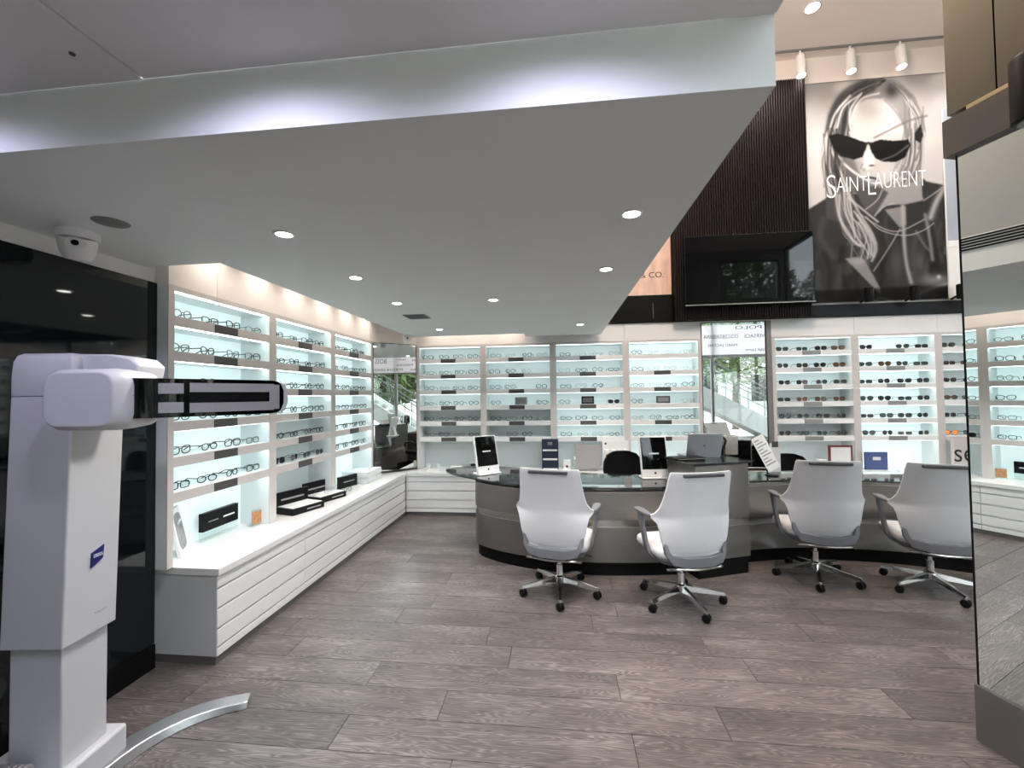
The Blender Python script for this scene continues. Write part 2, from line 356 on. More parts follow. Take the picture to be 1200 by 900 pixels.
# ------------------------------------------------------------------ mirrored pillar
PA = R(16.4)
pil = link(bpy.data.objects.new('wall_pillar', None)); struct(pil); pil.location = (1.884, 2.2, 0); pil.rotation_euler.z = PA
# local frame: -Y runs towards the camera along the mirror, +X is into the pillar
box('core', 'band', (.012, .62, -1.5, 0, 0, 2.70), pil)
box('plinth', 'plinth', (-.012, .62, -1.5, .008, 0, .25), pil, .003)
box('mirror_panel', 'mirror', (0, .012, -.90, -.006, .252, 2.70), pil)
box('mirror_panel', 'mirror', (0, .012, -1.5, -.904, .252, 2.70), pil)
box('mirror_edge', 'black', (-.001, .02, -.006, .002, .25, 2.70), pil)
box('band', 'band', (-.03, .62, -1.5, .03, 2.70, 2.875), pil)
for a, b in ((-.16, .02), (-.42, -.166), (-.70, -.426), (-1.1, -.706), (-1.5, -1.106)):
    box('bronze_panel', 'bronze', (-.012, .6, a, b, 2.90, 5.97), pil)
box('brass_trim', 'brass', (-.022, .6, -1.5, -.06, 2.876, 2.897), pil)
cyl = thing('wall_lamp', 'black cylinder wall lamp on the brown band of the mirrored pillar', 'lamp', (1.884, 2.2, 0), PA)
ob('housing', G().lathe([(.0, 2.68), (.052, 2.68), (.062, 2.685), (.062, 2.93), (.058, 2.94), (0, 2.94)], 28, (-.115, -.33, -.035)), 'black', cyl)
box('bracket', 'black', (-.06, -.03, -.36, -.30, 2.75, 2.81), cyl)
ob('lens', G().lathe([(.0, 2.676), (.045, 2.676), (.045, 2.682), (0, 2.682)], 20, (-.115, -.33, -.035)), 'plate2', cyl)

# ------------------------------------------------------------------ display units
T0, PITCH, LIP = 2.281, .2195, .062
ROWN = ('top', 'second', 'third', 'fourth', 'fifth', 'sixth')
def unit(label, w, levels, bottom, plates, loc, rz, group, body='unit', lipm='unit'):
    """local: x along the wall, face at y=0, niches go to +y"""
    t = thing('display_unit', label, 'display shelves', loc, rz, group)
    D = .27; p = .042
    for a in (0, w - p):
        q = box('side_panel', 'niche', (a, a + p, .006, D, .577, 2.312), t); box('stile', body, (a, a + p, 0, .006, .577, 2.312), q)
    q = box('top_panel', 'niche', (p, w - p, .006, D, T0, 2.312), t); box('stile', body, (p, w - p, 0, .006, T0, 2.312), q)
    def led(z, lv): box('led_strip', 'led' + lv, (p + .01, w - p - .01, .020, .052, z - .003, z), t)
    led(T0 - PITCH * 6, bottom)
    box('back_panel', 'niche', (0, w, D, D + .02, .577, 2.312), t)
    for k in range(6):
        zt = T0 - PITCH * (k + 1) + LIP
        s = box('shelf', 'niche', (p, w - p, .008, D, zt - LIP, zt), t); box('lip', lipm, (p, w - p, .001, .008, zt - LIP, zt), s, .001); led(T0 - PITCH * k, levels[k])
        if plates[k]:
            pw = .105 * w / .96; cx = w * (.475 + .01 * rnd.random())
            box('brand_plate', plates[k], (cx - pw, cx + pw, -.004, .002, zt - LIP + .003, zt - .004), s)
        box('glow_lining', levels[k], (p, w - p, D - .012, D, zt, T0 - PITCH * k), t)  # back lining with added glow, no lamp behind it
    box('glow_lining', bottom, (p, w - p, D - .012, D, .577, T0 - PITCH * 6), t)
    return t
pl = ['plate'] * 6
H3, H2, H1, H0 = 'lit3', 'lit2', 'lit1', 'lit0'
LW = .952
UNITS = []   # (origin, rz, width, reference, unit words, kind)
def left_unit(i, label, lv, bt):
    y0 = 2.356 + i * .9625
    # wall on the -X side: local x -> +Y, local y -> -X
    return unit(label, LW + .01, lv, bt, pl, (-2.36, y0, 0), R(90), 'eyeglass display units along the side wall')  # side-wall lips stay taupe: shade on white lips put into the colour
left_unit(0, 'lit eyeglass display unit adjoining the black glass wall', [H3] * 6, H3)
left_unit(1, 'lit eyeglass display unit between two others on the side wall', [H3, H3, H3, H3, H1, H1], H1)
left_unit(2, 'lit eyeglass display unit on the side wall beside the corner mirror', [H3] * 6, H3)
BX = [-1.988, -1.034, -.065, .912, 1.886]
blv = [([H2, H2, H2, H2, H0, H0], H0), ([H2, H2, H2, H2, H0, H0], H0), ([H2, H2, H2, H2, H2, H2], H1), ([H3, H3, H3, H2, H2, H2], H2)]
blb = ['lit eyeglass display unit on the rear wall beside the corner mirror', 'eyeglass display unit second from the corner mirror on the rear wall',
       'eyeglass display unit third from the corner mirror with framed black logo block', 'brightly lit eyeglass display unit beside the tall wall mirror']
for i in range(4):
    ps = list(pl)
    if i == 3: ps[0] = None; ps[3] = 'paper'
    unit(blb[i], BX[i + 1] - BX[i], blv[i][0], blv[i][1], ps, (BX[i], 5.852, 0), 0, 'eyeglass display units along the rear wall', 'unit', 'lacq')
RX = [2.764, 3.764, 4.727, 5.70]
rlv = [([H2, H2, H2, H1, H0, H0], H1), ([H3] * 6, H3), ([H1, H1, H1, H1, H1, H1], H1)]
rlb = ['sunglasses display unit beside the tall wall mirror', 'brightest sunglasses display unit, between two others', 'sunglasses display unit partly behind the mirrored pillar']
for i in range(3):
    unit(rlb[i], RX[i + 1] - RX[i], rlv[i][0], rlv[i][1], ['plate2'] * 6 if i < 2 else [None] * 6, (RX[i], 5.852, 0), 0, 'sunglasses display units along the rear wall', 'unit', 'lacq')

# ------------------------------------------------------------------ eyeglasses
def outline(shape):
    w, h = {'rect': (.063, .042), 'round': (.055, .052), 'cat': (.064, .049), 'aviator': (.064, .056), 'square': (.062, .051), 'oval': (.060, .043)}[shape]
    pts = []
    for k in range(16):
        a = 2 * math.pi * k / 16; c, s = math.cos(a), math.sin(a); e = {'rect': 5, 'round': 2, 'cat': 2.6, 'aviator': 2.4, 'square': 3.6, 'oval': 2.1}[shape]
        r = (abs(c) ** e + abs(s) ** e) ** (-1 / e); x, z = r * c * w / 2, r * s * h / 2
        if shape == 'cat' and c > .3 and s > 0: z += .006 * c; x += .003 * s
        if shape == 'aviator': x += -.004 if z < 0 and c > 0 else 0; z *= 1.1 if s < 0 else .9
        pts.append((x, z))
    return pts, w, h
def glasses_proto(shape, frame, lens, thick, sun):
    pts, w, h = outline(shape); cz = h / 2 * 1.1 + thick; g = G(); dx = w / 2 + .009
    for s in (-1, 1):
        g.tube([(s * (x + dx), 0, z + cz) for x, z in pts], thick, 5, True)
    g.tube([(-.011, 0, cz + .006), (-.005, -.003, cz + .011), (.005, -.003, cz + .011), (.011, 0, cz + .006)], thick, 5)
    nm = 'sunglasses' if sun else 'eyeglasses'
    root = bpy.data.objects.new(nm, g.mesh(nm, frame)); 
    lm = G().prismy([(x * .98, z * .98) for x, z in pts], -.0008, .0008).mesh('lens', lens, 0)
    xo = w + .009
    ch = []
    for s in (-1, 1):
        l = bpy.data.objects.new('lens', lm); l.location = (s * dx, 0, cz); 
        if s < 0: l.scale.x = -1
        ch.append(l)
        t = G().tube([(s * (xo - .002), 0, cz + h * .25), (s * (xo + .003), .012, cz + h * .25), (s * (xo + .002), .09, cz + h * .2), (s * (xo - .004), .125, cz - h * .25), (s * (xo - .006), .135, cz - h * .4)], [thick * 1.1, thick, thick, thick * 1.1, thick * .8], 5)
        ch.append(bpy.data.objects.new('temple', t.mesh('temple', frame)))
    return root, ch
protos = {}
def put_glasses(shape, fm, lm, thick, sun, loc, rz, label, group):
    k = (shape, fm, lm, thick, sun)
    if k not in protos: protos[k] = glasses_proto(shape, fm, lm, thick, sun)
    r, ch = protos[k]; o = link(r.copy()); o.location = loc; o.rotation_euler.z = rz
    tag(o, label, 'sunglasses' if sun else 'eyeglasses', group)
    for c in ch: link(c.copy(), o)
    return o
FW = {'fblack': 'black', 'ftort': 'tortoiseshell', 'fgrey': 'grey', 'fsilver': 'silver wire', 'fgold': 'gold wire', 'fclear': 'pale', 'fred': 'red'}
SW = {'rect': 'rectangular', 'round': 'round', 'cat': 'cat-eye', 'aviator': 'aviator', 'square': 'square', 'oval': 'oval'}
ORD = ('first', 'second', 'third', 'fourth')
def fill(origin, rz, w, end, where, sun, frames, group, skip=(), places=None, special={}):
    c, s = math.cos(rz), math.sin(rz)
    for k in range(6):
        zt = T0 - PITCH * (k + 1) + LIP
        ns = 0
        for i in range(4):
            if (k, i) in skip: continue
            ns += 1
            fx = w * (.165 + .226 * i + rnd.uniform(-.012, .012)); fy = .065
            x = origin[0] + c * fx - s * fy; y = origin[1] + s * fx + c * fy
            shape = rnd.choice(('rect', 'round', 'cat', 'square', 'oval') if not sun else ('round', 'cat', 'aviator', 'square', 'rect'))
            fm = rnd.choice(frames); lm = 'lensc'; th = .0035 if fm in ('fblack', 'ftort', 'fgrey', 'fclear', 'fred') else .0019
            isun = sun
            if sun: lm = rnd.choice(('lensd', 'lensd', 'lensd', 'lensg', 'lensb')); th = .0034 if th > .002 else .0018
            if (k, i) in special: fm, lm, isun, th = special[(k, i)]
            colw = FW[fm]; kind = 'sunglasses' if isun else 'eyeglasses'
            if lm == 'lensr': colw = 'orange-lensed'
            put_glasses(shape, fm, lm, th, isun, (x, y, zt + .001), rz + rnd.uniform(-.22, .22),
                        f'{colw} {SW[shape]} {kind}, {ORD[ns-1]} from {end} end of {ROWN[k]} shelf, {where}', group)
DARK = ('fblack', 'fblack', 'fblack', 'fgrey', 'ftort'); LIGHT = ('fblack', 'fgrey', 'fsilver', 'fgold', 'fgrey', 'ftort'); PALE = ('fsilver', 'fgold', 'fclear', 'fgrey', 'fblack')
lw_ = ('unit adjoining black wall', 'middle side-wall unit', 'side unit by corner mirror')
for i in range(3):
    sp = {(5, q): ('fblack', 'lensd', True, .0028) for q in range(4)} if i == 1 else {}
    fill((-2.36, 2.356 + i * .9625), R(90), .962, 'black-wall', lw_[i], False, DARK, 'eyeglasses on the side wall', special=sp)
bw_ = ('unit by corner mirror', 'second unit from corner mirror', 'third unit from corner mirror', 'unit beside tall mirror')
bsk = [(), ((1, 3), (2, 2), (3, 1), (3, 2), (5, 0), (5, 3)), ((3, 1), (3, 2), (2, 3)), ((3, 1), (3, 2))]
for i in range(4):
    sp = {(3, 3): ('fblack', 'lensd', True, .0026)} if i == 2 else {}
    fill((BX[i], 5.852), 0, BX[i + 1] - BX[i], 'corner-mirror', bw_[i], False, (DARK + LIGHT, LIGHT, PALE + ('fblack',), LIGHT)[i], 'eyeglasses on the rear wall', skip=bsk[i], special=sp)
rw_ = ('sunglasses unit by tall mirror', 'brightest sunglasses unit', 'sunglasses unit behind pillar')
for i in range(3):
    sk = ((0, 1),) if i == 1 else ()
    if i == 2: sk = tuple((k, q) for k in range(6) for q in (2, 3))
    sp = {(3, 1): ('fred', 'lensb', True, .0028)} if i == 0 else ({(5, 0): ('fblack', 'lensr', True, .0026)} if i == 2 else {})
    fill((RX[i], 5.852), 0, RX[i + 1] - RX[i], 'tall-mirror', rw_[i], True, ('fblack', 'fblack', 'fblack', 'ftort', 'fgrey', 'fgold'), 'sunglasses on the rear wall', skip=sk, special=sp)

# logo blocks standing among the eyeglasses
def logo_block(loc, m, inner, w, h, label):
    t = thing('logo_block', label, 'sign', loc)
    box('block', m, (-w / 2, w / 2, 0, .02, 0, h), t, .002); box('inlay', inner, (-w * .38, w * .38, -.002, 0, h * .2, h * .8), t)
zt4 = T0 - PITCH * 4 + LIP + .001
logo_block((-.565 + .05, 5.91, zt4), 'plate2', 'vent', .17, .105, 'grey logo block on the fourth shelf, second unit from corner mirror')
logo_block((.40, 5.91, zt4), 'black', 'plate', .17, .105, 'black logo block on the fourth shelf, third unit from corner mirror')
logo_block((1.40, 5.91, zt4), 'dgrey', 'plate2', .18, .095, 'dark frame with pale centre on fourth shelf beside the tall mirror')

# ------------------------------------------------------------------ wall mirrors
def wall_mirror(label, a, b, z0, z1, m='mirror'):
    d = Vector(b) - Vector(a); L = d.length; t = thing('wall_mirror', label, 'mirror', (a[0], a[1], 0), math.atan2(d.y, d.x))
    box('glass', m, (.008, L - .008, 0, .006, z0 + .008, z1 - .008), t)
    box('backing', 'dgrey', (0, L, .006, .02, z0, z1), t)
    return t
wall_mirror('tall mirror set across the corner of the shelving', (-2.432, 5.408), (-1.99, 5.85), .60, 2.33)
wall_mirror('tall wall mirror between eyeglass and sunglasses units, reflecting the street', (1.895, 5.872), (2.70, 5.872), .60, 2.52)
box('mirror_post', 'vent', (2.70, 2.76, 5.85, 5.90, .577, 2.525), tb)

# ------------------------------------------------------------------ drawer benches and worktop
wt = ob('worktop', G().prism([(-2.672, 2.395), (-2.052, 2.395), (-2.052, 5.585), (5.75, 5.585), (5.75, 6.15), (-2.672, 6.15)], .532, .576), 'lacq', bevel=.003, smooth=0)
tag(wt, 'long glossy white worktop running under the shelving and around the corner', 'worktop')
def cabinet(label, a, b, face, axis, end=False, group=None):
    """axis 'y': face is x=face looking +X; axis 'x': face is y=face looking -Y"""
    t = thing('drawer_cabinet', label, 'cabinet', ((face, a, 0) if axis == 'y' else (a, face, 0)), R(90) if axis == 'y' else 0, group)
    L = b - a; Dp = .54 if axis == 'x' else .58
    box('body', 'lacq', (0, L, .02, Dp, .05, .530), t)
    box('kickboard', 'band', (0, L, .012, Dp, 0, .05), t)
    for z0, z1 in ((.052, .096), (.110, .206), (.220, .326), (.340, .446), (.460, .530)):
        box('drawer' if z1 < .5 and z0 > .1 else 'rail', 'lacq', (.001, L - .001, 0, .019, z0, z1), t, .0015)
    if end: box('end_panel', 'endp', (-.004, .0, .002, Dp, .052, .530), t)
    return t
ce = (2.402, 3.30, 4.25, 5.598)
cl_ = ('white drawer cabinet with grey end panel adjoining the black glass wall', 'white drawer cabinet under the middle side-wall display unit', 'white drawer cabinet on the side wall below the corner mirror')
for i in range(3): cabinet(cl_[i], ce[i], ce[i + 1] - .002, -2.066, 'y', i == 0, 'white drawer cabinets along the shelving')
cx_ = (-2.06, -1.034, -.065, .912, 1.886, 2.764, 3.764, 4.727, 5.70)
cb_ = ['beneath the rear unit beside the corner mirror', 'beneath the second rear unit from the corner mirror', 'beneath the third rear unit from corner mirror', 'beneath the bright rear unit by the tall mirror',
       'beneath the tall wall mirror', 'beneath the sunglasses unit beside the tall mirror', 'beneath the brightest sunglasses unit', 'behind the mirrored pillar beneath sunglasses']
for i in range(8): cabinet('white drawer cabinet ' + cb_[i], cx_[i], cx_[i + 1] - .002, 5.60, 'x', False, 'white drawer cabinets along the shelving')

# ------------------------------------------------------------------ upper rear wall: slat panel, tv, posters
t = thing('slat_panel', 'dark walnut slatted wall panel behind the television', 'wall panel', (1.53, 5.885, 2.54))
box('backing', 'slatback', (0, 1.672, -.14, -.002, 0, 3.06), t)
g = G(); k = 0
for i in range(55): g.box(.004 + i * .0304, .004 + i * .0304 + .019, -.165, -.14, 0, 3.06)
s_ = ob('slats', g, 'slat', t, smooth=0); s_['kind'] = 'stuff'
t = thing('television', 'large black flat television mounted on the dark slatted panel', 'television', (1.64, 5.70, 2.71))
box('body', 'black', (0, 1.56, -.05, .015, 0, .895), t, .004)
box('screen', 'screen', (.012, 1.548, -.054, -.05, .02, .885), t)
box('lower_bezel', 'plate2', (.0, 1.56, -.056, -.05, .0, .012), t)

def raster_poster():
    H, Wd = 330, 200
    vv, uu = np.mgrid[0:H, 0:Wd]; A = uu / (Wd - 1) * 1008 + 48; Bq = vv / (H - 1) * 1560 + 90
    img = np.full((H, Wd), .74) + .14 * np.clip((Bq - 150) / 400, 0, 1)
    def poly(pts, val, soft=0, blend=1):
        nonlocal img
        m = np.zeros((H, Wd), bool); P = pts; n = len(P)
        for i in range(n):
            x0, y0 = P[i]; x1, y1 = P[(i + 1) % n]
            if y0 == y1: continue
            c = ((y0 > Bq) != (y1 > Bq)) & (A < (x1 - x0) * (Bq - y0) / (y1 - y0) + x0); m ^= c
        f = m.astype(float)
        for _ in range(soft):
            f = (f + np.roll(f, 1, 0) + np.roll(f, -1, 0) + np.roll(f, 1, 1) + np.roll(f, -1, 1)) / 5
        img = img * (1 - f * blend) + val * f * blend
    def stroke(pts, val, wd, blend=1, a1=1):
        nonlocal img
        P = smooth_curve([(x, y, 0) for x, y in pts], 6); best = np.full((H, Wd), 1e9); n = len(P) - 1
        for i in range(n):
            (x0, y0, _), (x1, y1, _) = P[i], P[i + 1]; dx, dy = x1 - x0, y1 - y0; q = dx * dx + dy * dy + 1e-9
            tt = np.clip(((A - x0) * dx + (Bq - y0) * dy) / q, 0, 1)
            best = np.minimum(best, np.hypot(A - x0 - tt * dx, Bq - y0 - tt * dy))
        f = np.exp(-(best / wd) ** 2) * blend; img = img * (1 - f) + val * f
    def blob(x, y, rx, ry, val, blend=1):
        nonlocal img
        f = np.exp(-(((A - x) / rx) ** 2 + ((Bq - y) / ry) ** 2)) * blend; img = img * (1 - f) + val * f
    rr = random.Random(3)
    O = 840
    # coat
    poly([(40, 1010), (90, 980), (200, 920), (260, 850), (300, 800), (860, 800), (900, 840), (1010, 870), (1070, 900), (1070, 1700), (40, 1700)], .33, 2)
    for _ in range(26):
        x = rr.uniform(90, 1000); y = rr.uniform(1000, 1500); stroke([(x, y), (x + rr.uniform(-40, 40), y + 120), (x + rr.uniform(-70, 70), y + 260)], rr.choice((.22, .26, .42, .46)), rr.uniform(12, 30), .55)
    # hair back shape and face
    poly([(205, 480), (235, 350), (300, 220), (400, 130), (520, 95), (650, 100), (760, 150), (850, 250), (890, 380), (905, 500), (895, 620), (880, 740), (860, 860), (700, 900), (500, 900), (260, 900), (200, 800), (178, 660), (190, 540)], .64, 2)
    poly([(405, 340), (430, 270), (520, 232), (640, 240), (720, 330), (765, 430), (790, 540), (760, 680), (690, 800), (610, 850), (520, 830), (450, 760), (400, 640), (398, 450)], .84, 3)
    blob(560, 330, 130, 60, .74, .6); blob(660, 470, 90, 40, .92, .7); blob(640, 760, 70, 50, .9, .7); blob(380, 700, 70, 60, .5, .6)
    # dark hair masses
    poly([(225, 480), (250, 340), (330, 220), (450, 140), (570, 125), (440, 250), (395, 350), (395, 470), (300, 475)], .30, 4, .55)
    poly([(190, 560), (260, 560), (330, 660), (420, 760), (520, 840), (500, 890), (240, 890), (195, 760)], .40, 4, .5)
    for x0, y0, x1, y1, x2, y2 in ((620, 105, 330, 210, 245, 420), (560, 120, 300, 260, 225, 470), (600, 130, 380, 230, 300, 440), (560, 170, 420, 240, 330, 470), (520, 110, 360, 170, 260, 330)):
        stroke([(x0, y0), (x1, y1), (x2, y2)], .36, 20, .6)
    for _ in range(110):
        q = rr.random(); x0 = 640 - 120 * q + rr.uniform(-20, 20); xe = 190 + 150 * rr.random(); ye = rr.uniform(560, 900)
        tone = rr.choice((.22, .28, .34, .42, .55, .72, .88))
        stroke([(x0, 110 + 60 * q), (x0 - 150 - 60 * rr.random(), 200 + 60 * q), (xe + 60, 380 + 60 * rr.random()), (xe, ye)], tone, rr.uniform(3.5, 8), .55)
    for _ in range(60):
        xe = rr.uniform(770, 900); stroke([(690 + rr.uniform(-10, 30), 130), (790 + rr.uniform(-20, 20), 250), (xe, 420 + rr.uniform(-40, 40)), (xe - rr.uniform(-10, 60), 600), (xe - rr.uniform(30, 120), rr.uniform(700, 870))], rr.choice((.45, .55, .66, .8, .92)), rr.uniform(3.5, 7), .45)
    blob(690, 185, 48, 58, .30, .9); stroke([(700, 150), (760, 190), (810, 240)], .5, 20, .6); stroke([(640, 250), (720, 350), (770, 450), (780, 520)], .55, 10, .6)
    # light strands
    for pts in ([(480, 190), (400, 300), (395, 430), (450, 510), (520, 530)], [(600, 200), (480, 230), (420, 320), (400, 400)], [(470, 200), (350, 280), (300, 420)], [(400, 200), (290, 320), (240, 450), (200, 560), (200, 780), (240, 900)],
                [(230, 480), (215, 640), (260, 760), (330, 880)], [(250, 560), (300, 700), (350, 850), (360, 900)], [(300, 620), (380, 720), (480, 790), (560, 830)], [(340, 680), (440, 770), (560, 840)], [(390, 460), (430, 580)],
                [(880, 420), (880, 600), (820, 760), (760, 860)], [(850, 620), (780, 760), (680, 840)], [(830, 700), (770, 800)], [(900, 500), (880, 700), (860, 860)]):
        stroke(pts, .93, 8, .85)
    for _ in range(22):
        x = rr.uniform(200, 320); stroke([(x, rr.uniform(420, 600)), (x - 10 + rr.uniform(-20, 30), 700), (x + rr.uniform(0, 60), 900)], rr.choice((.3, .42, .85, .9)), rr.uniform(4, 8), .6)
    for _ in range(14):
        x = rr.uniform(780, 900); stroke([(x, rr.uniform(300, 560)), (x - rr.uniform(0, 30), 680), (x - rr.uniform(20, 120), 860)], rr.choice((.45, .55, .9)), rr.uniform(4, 8), .55)
    stroke([(560, 510), (700, 450), (800, 410), (920, 385)], .52, 8, .7)
    # sunglasses
    poly([(238, 475), (300, 462), (400, 498), (505, 545), (500, 575), (470, 640), (410, 655), (330, 630), (268, 565)], .17, 1)
    poly([(520, 548), (600, 528), (700, 545), (790, 540), (805, 580), (765, 660), (700, 692), (610, 682), (562, 655), (532, 605)], .17, 1)
    stroke([(490, 560), (515, 545), (535, 560)], .25, 9); poly([(835, 500), (880, 440), (892, 520), (870, 570), (835, 545)], .25, 1)
    stroke([(600, 672), (700, 640), (790, 580)], .55, 6, .8); blob(330, 660, 60, 25, .5, .6)
    # nose, mouth
    poly([(490, 610), (520, 585), (545, 640), (560, 690), (540, 720), (490, 740), (468, 730)], .93, 2); blob(532, 705, 18, 7, .3, .9); blob(480, 730, 12, 12, .55, .6)
    stroke([(490, 785), (525, 790), (560, 800)], .35, 8); blob(540, 815, 30, 8, .6, .7); stroke([(470, 690), (455, 720)], .6, 6, .7)
    # collar, shirt
    poly([(560, 900), (640, 850), (872, 840), (874, 970), (760, 990), (620, 990), (540, 1060)], .72, 2)
    poly([(400, 850), (560, 850), (640, 900), (540, 1060), (470, 1000)], .45, 3)
    poly([(200, 920), (290, 880), (330, 1100), (200, 1060)], .40, 2)
    poly([(610, 1020), (755, 1000), (755, 1130), (710, 1150)], .66, 2); stroke([(735, 1000), (735, 1240), (745, 1400), (772, 1530)], .78, 16, .9)
    poly([(325, 1345), (440, 1335), (480, 1400), (560, 1560), (562, 1610)], .66, 2); blob(420, 1370, 60, 25, .8, .6)
    stroke([(1022, 890), (960, 990), (920, 1090)], .82, 22, .9); stroke([(885, 1070), (905, 1200), (922, 1380)], .66, 14, .9); stroke([(820, 1180), (860, 1260), (905, 1320)], .55, 10, .8)
    stroke([(1030, 1080), (1032, 1200), (1010, 1340)], .62, 12, .7); blob(840, 1390, 40, 80, .55, .6); blob(680, 1400, 50, 120, .52, .6); blob(940, 1520, 110, 40, .72, .8); blob(960, 1500, 14, 14, .97, .9)
    stroke([(820, 1610), (900, 1580), (1050, 1540)], .75, 14, .8); stroke([(500, 1660), (560, 1630), (630, 1650)], .7, 8, .8)
    # long hair over the coat
    for _ in range(40):
        x = rr.uniform(270, 400); stroke([(x, 850), (x + rr.uniform(-10, 40), 1030), (x + rr.uniform(40, 130), 1180), (x + rr.uniform(60, 170), rr.uniform(1240, 1370))], rr.choice((.3, .45, .6, .8, .9)), rr.uniform(3.5, 7), .6)
    for pts in ([(270, 840), (290, 1040), (340, 1140), (400, 1240), (450, 1265)], [(330, 840), (340, 1000), (380, 1130), (440, 1250)], [(370, 900), (380, 1040), (400, 1200)], [(350, 860), (440, 1040), (520, 1180), (545, 1290), (510, 1370)], [(400, 1020), (470, 1120), (530, 1250), (520, 1340)],
                [(420, 1050), (500, 1200), (510, 1330)], [(300, 900), (300, 1060), (350, 1180), (430, 1260)], [(430, 1100), (490, 1260), (480, 1350)], [(360, 920), (460, 1010), (560, 1100)]):
        stroke(pts, .84, 9, .85)
    for pts in ([(440, 1040), (520, 1100), (620, 1160), (720, 1170), (880, 1100)], [(480, 1060), (580, 1160), (740, 1205), (860, 1180), (940, 1130)], [(880, 970), (960, 920), (1020, 880)], [(710, 1160), (620, 1300), (520, 1440)], [(540, 1060), (600, 1000), (680, 980)], [(480, 1010), (560, 950), (600, 880)]):
        stroke(pts, .80, 5, .8)
    poly([(40, 1560), (1070, 1560), (1070, 1700), (40, 1700)], .12, 6, .6)
    return np.clip(img, 0, 1)
img = raster_poster(); H_, W_ = img.shape
PX0, PX1, PZ0, PZ1 = 3.214, 4.93, 2.73, 5.61
xs = np.linspace(0, PX1 - PX0, W_); zs = np.linspace(PZ1 - PZ0, 0, H_)
vx = np.stack([np.tile(xs, H_), np.zeros(H_ * W_), np.repeat(zs, W_)], 1)
ii = np.arange(H_ * W_).reshape(H_, W_)
fc = np.stack([ii[:-1, :-1], ii[1:, :-1], ii[1:, 1:], ii[:-1, 1:]], -1).reshape(-1, 4)
me = bpy.data.meshes.new('print'); me.from_pydata(vx.tolist(), [], fc.tolist())
ca = me.color_attributes.new('Col', 'FLOAT_COLOR', 'POINT')
lin = np.where(img <= .04045, img / 12.92, ((img + .055) / 1.055) ** 2.4).ravel() ** 1.3 * .70
ca.data.foreach_set('color', np.stack([lin * 1.02, lin * .99, lin * 1.0, np.ones_like(lin)], 1).ravel().astype(np.float32)); me.materials.append(X_['poster'])
t = thing('fashion_poster', 'tall black-and-white poster of a woman in dark sunglasses and coat', 'poster', (PX0, 5.878, PZ0))
box('board', 'paper', (0, PX1 - PX0, -.02, .006, 0, PZ1 - PZ0), t)
po = ob('print', me, None, t); po.location = (0, -.0215, 0)
lt = link(bpy.data.objects.new('lettering', None), t); lt.location = (.28, -.023, 1.42)
text('letters', 'S', 'whiteink', lt, .11, .30, (.055, 0, -.07), (R(90), 0, 0), thin=-.018); text('letters', 'AINT', 'whiteink', lt, .36, .19, (.30, 0, .0), (R(90), 0, 0), thin=-.018)
text('letters', 'L', 'whiteink', lt, .09, .29, (.53, 0, -.06), (R(90), 0, 0), thin=-.018); text('letters', 'AURENT', 'whiteink', lt, .60, .20, (.87, 0, .02), (R(90), 0, 0), thin=-.018)
t = thing('picture_panel', 'narrow blue-grey picture panel beside the tall fashion poster', 'poster', (4.86, 5.83, 2.73))
box('board', 'paper', (0, 1.2, 0, .02, 0, 2.4), t); box('print', 'bluepic', (.004, 1.18, -.002, 0, .72, 2.396), t)
box('pale_strip', 'paper', (.004, 1.18, -.003, 0, .64, .72), t)
t = thing('jewellery_poster', 'peach-toned poster with skin and lettering beside the slatted panel', 'poster', (-.1, 5.878, 2.915))
t.location.x = .60
box('board', 'paper', (0, .925, -.02, .006, 0, 2.7), t); box('print', 'peach', (0, .925, -.022, -.02, 0, 2.7), t)
text('lettering', 'TIFFANY & CO.', 'ink', t, .78, .075, (.44, -.0235, .235), (R(90), 0, 0))
# black display ledge with spotlights
t = thing('display_ledge', 'black ledge below the tall fashion poster carrying small black spotlights', 'ledge', (3.21, 5.88, 2.545))
box('box_front', 'black', (0, 3.6, -.05, 0, 0, .155), t)
for i in range(3):
    u = thing('uplight', 'black cylinder spotlight under the fashion poster, %s from the television' % ORD[i], 'lamp', (3.86 + .52 * i, 5.72, 2.702), 0, 'black spotlights under the fashion poster')
    ob('body', G().lathe([(0, 0), (.045, 0), (.048, .01), (.048, .17), (.04, .175), (0, .175)], 20), 'black', u)
    ob('arm', G().tube([(0, 0, .05), (-.03, .05, .03), (-.03, .108, .012)], .012, 6), 'black', u)
t = thing('signage_box', 'long black signage box under the peach poster', 'sign box', (.59, 5.88, 2.545))
box('box_front', 'kick', (0, .935, -.05, 0, 0, .365), t); box('handle', 'dgrey', (.68, .69, -.06, -.05, .05, .25), t)

# ------------------------------------------------------------------ ceiling fittings
def downlight(x, y, z, label, group, e=22, col=(1, .95, .9), size=110, mt='lamp', r=.045):
    t = thing('downlight', label, 'light', (x, y, z), 0, group)
    ob('trim_ring', G().loft([[(rr * math.cos(a * math.pi / 12), rr * math.sin(a * math.pi / 12), zz) for a in range(24)] for rr, zz in ((r * .8, .0), (r * .82, -.006), (r, -.008), (r * 1.12, -.004), (r * 1.12, 0))], cap=False), 'white', t)
    ob('lens', G().lathe([(0, -.0035), (r * .8, -.0035), (r * .8, .0), (0, .0)], 24), mt, t)
    spot('downlight_beam', t, (0, 0, -.02), (0, 0, 0), e, col, size, .7, .03); return t
DL = ((-1.312, 1.925, 'over the aisle end by the dome camera'), (-1.329, 2.698, 'in the side row, second from the black wall'), (-1.355, 3.494, 'in the side row before the air vent'), (-1.40, 4.965, 'in the side row nearest the corner mirror shelving'),
      (-.526, 3.504, 'alone in the middle of the low ceiling'), (.337, 1.922, 'by the bulkhead edge under the front fascia'), (.317, 2.76, 'by the bulkhead edge, second from the fascia'), (.262, 4.917, 'by the bulkhead edge close to rear shelving'))
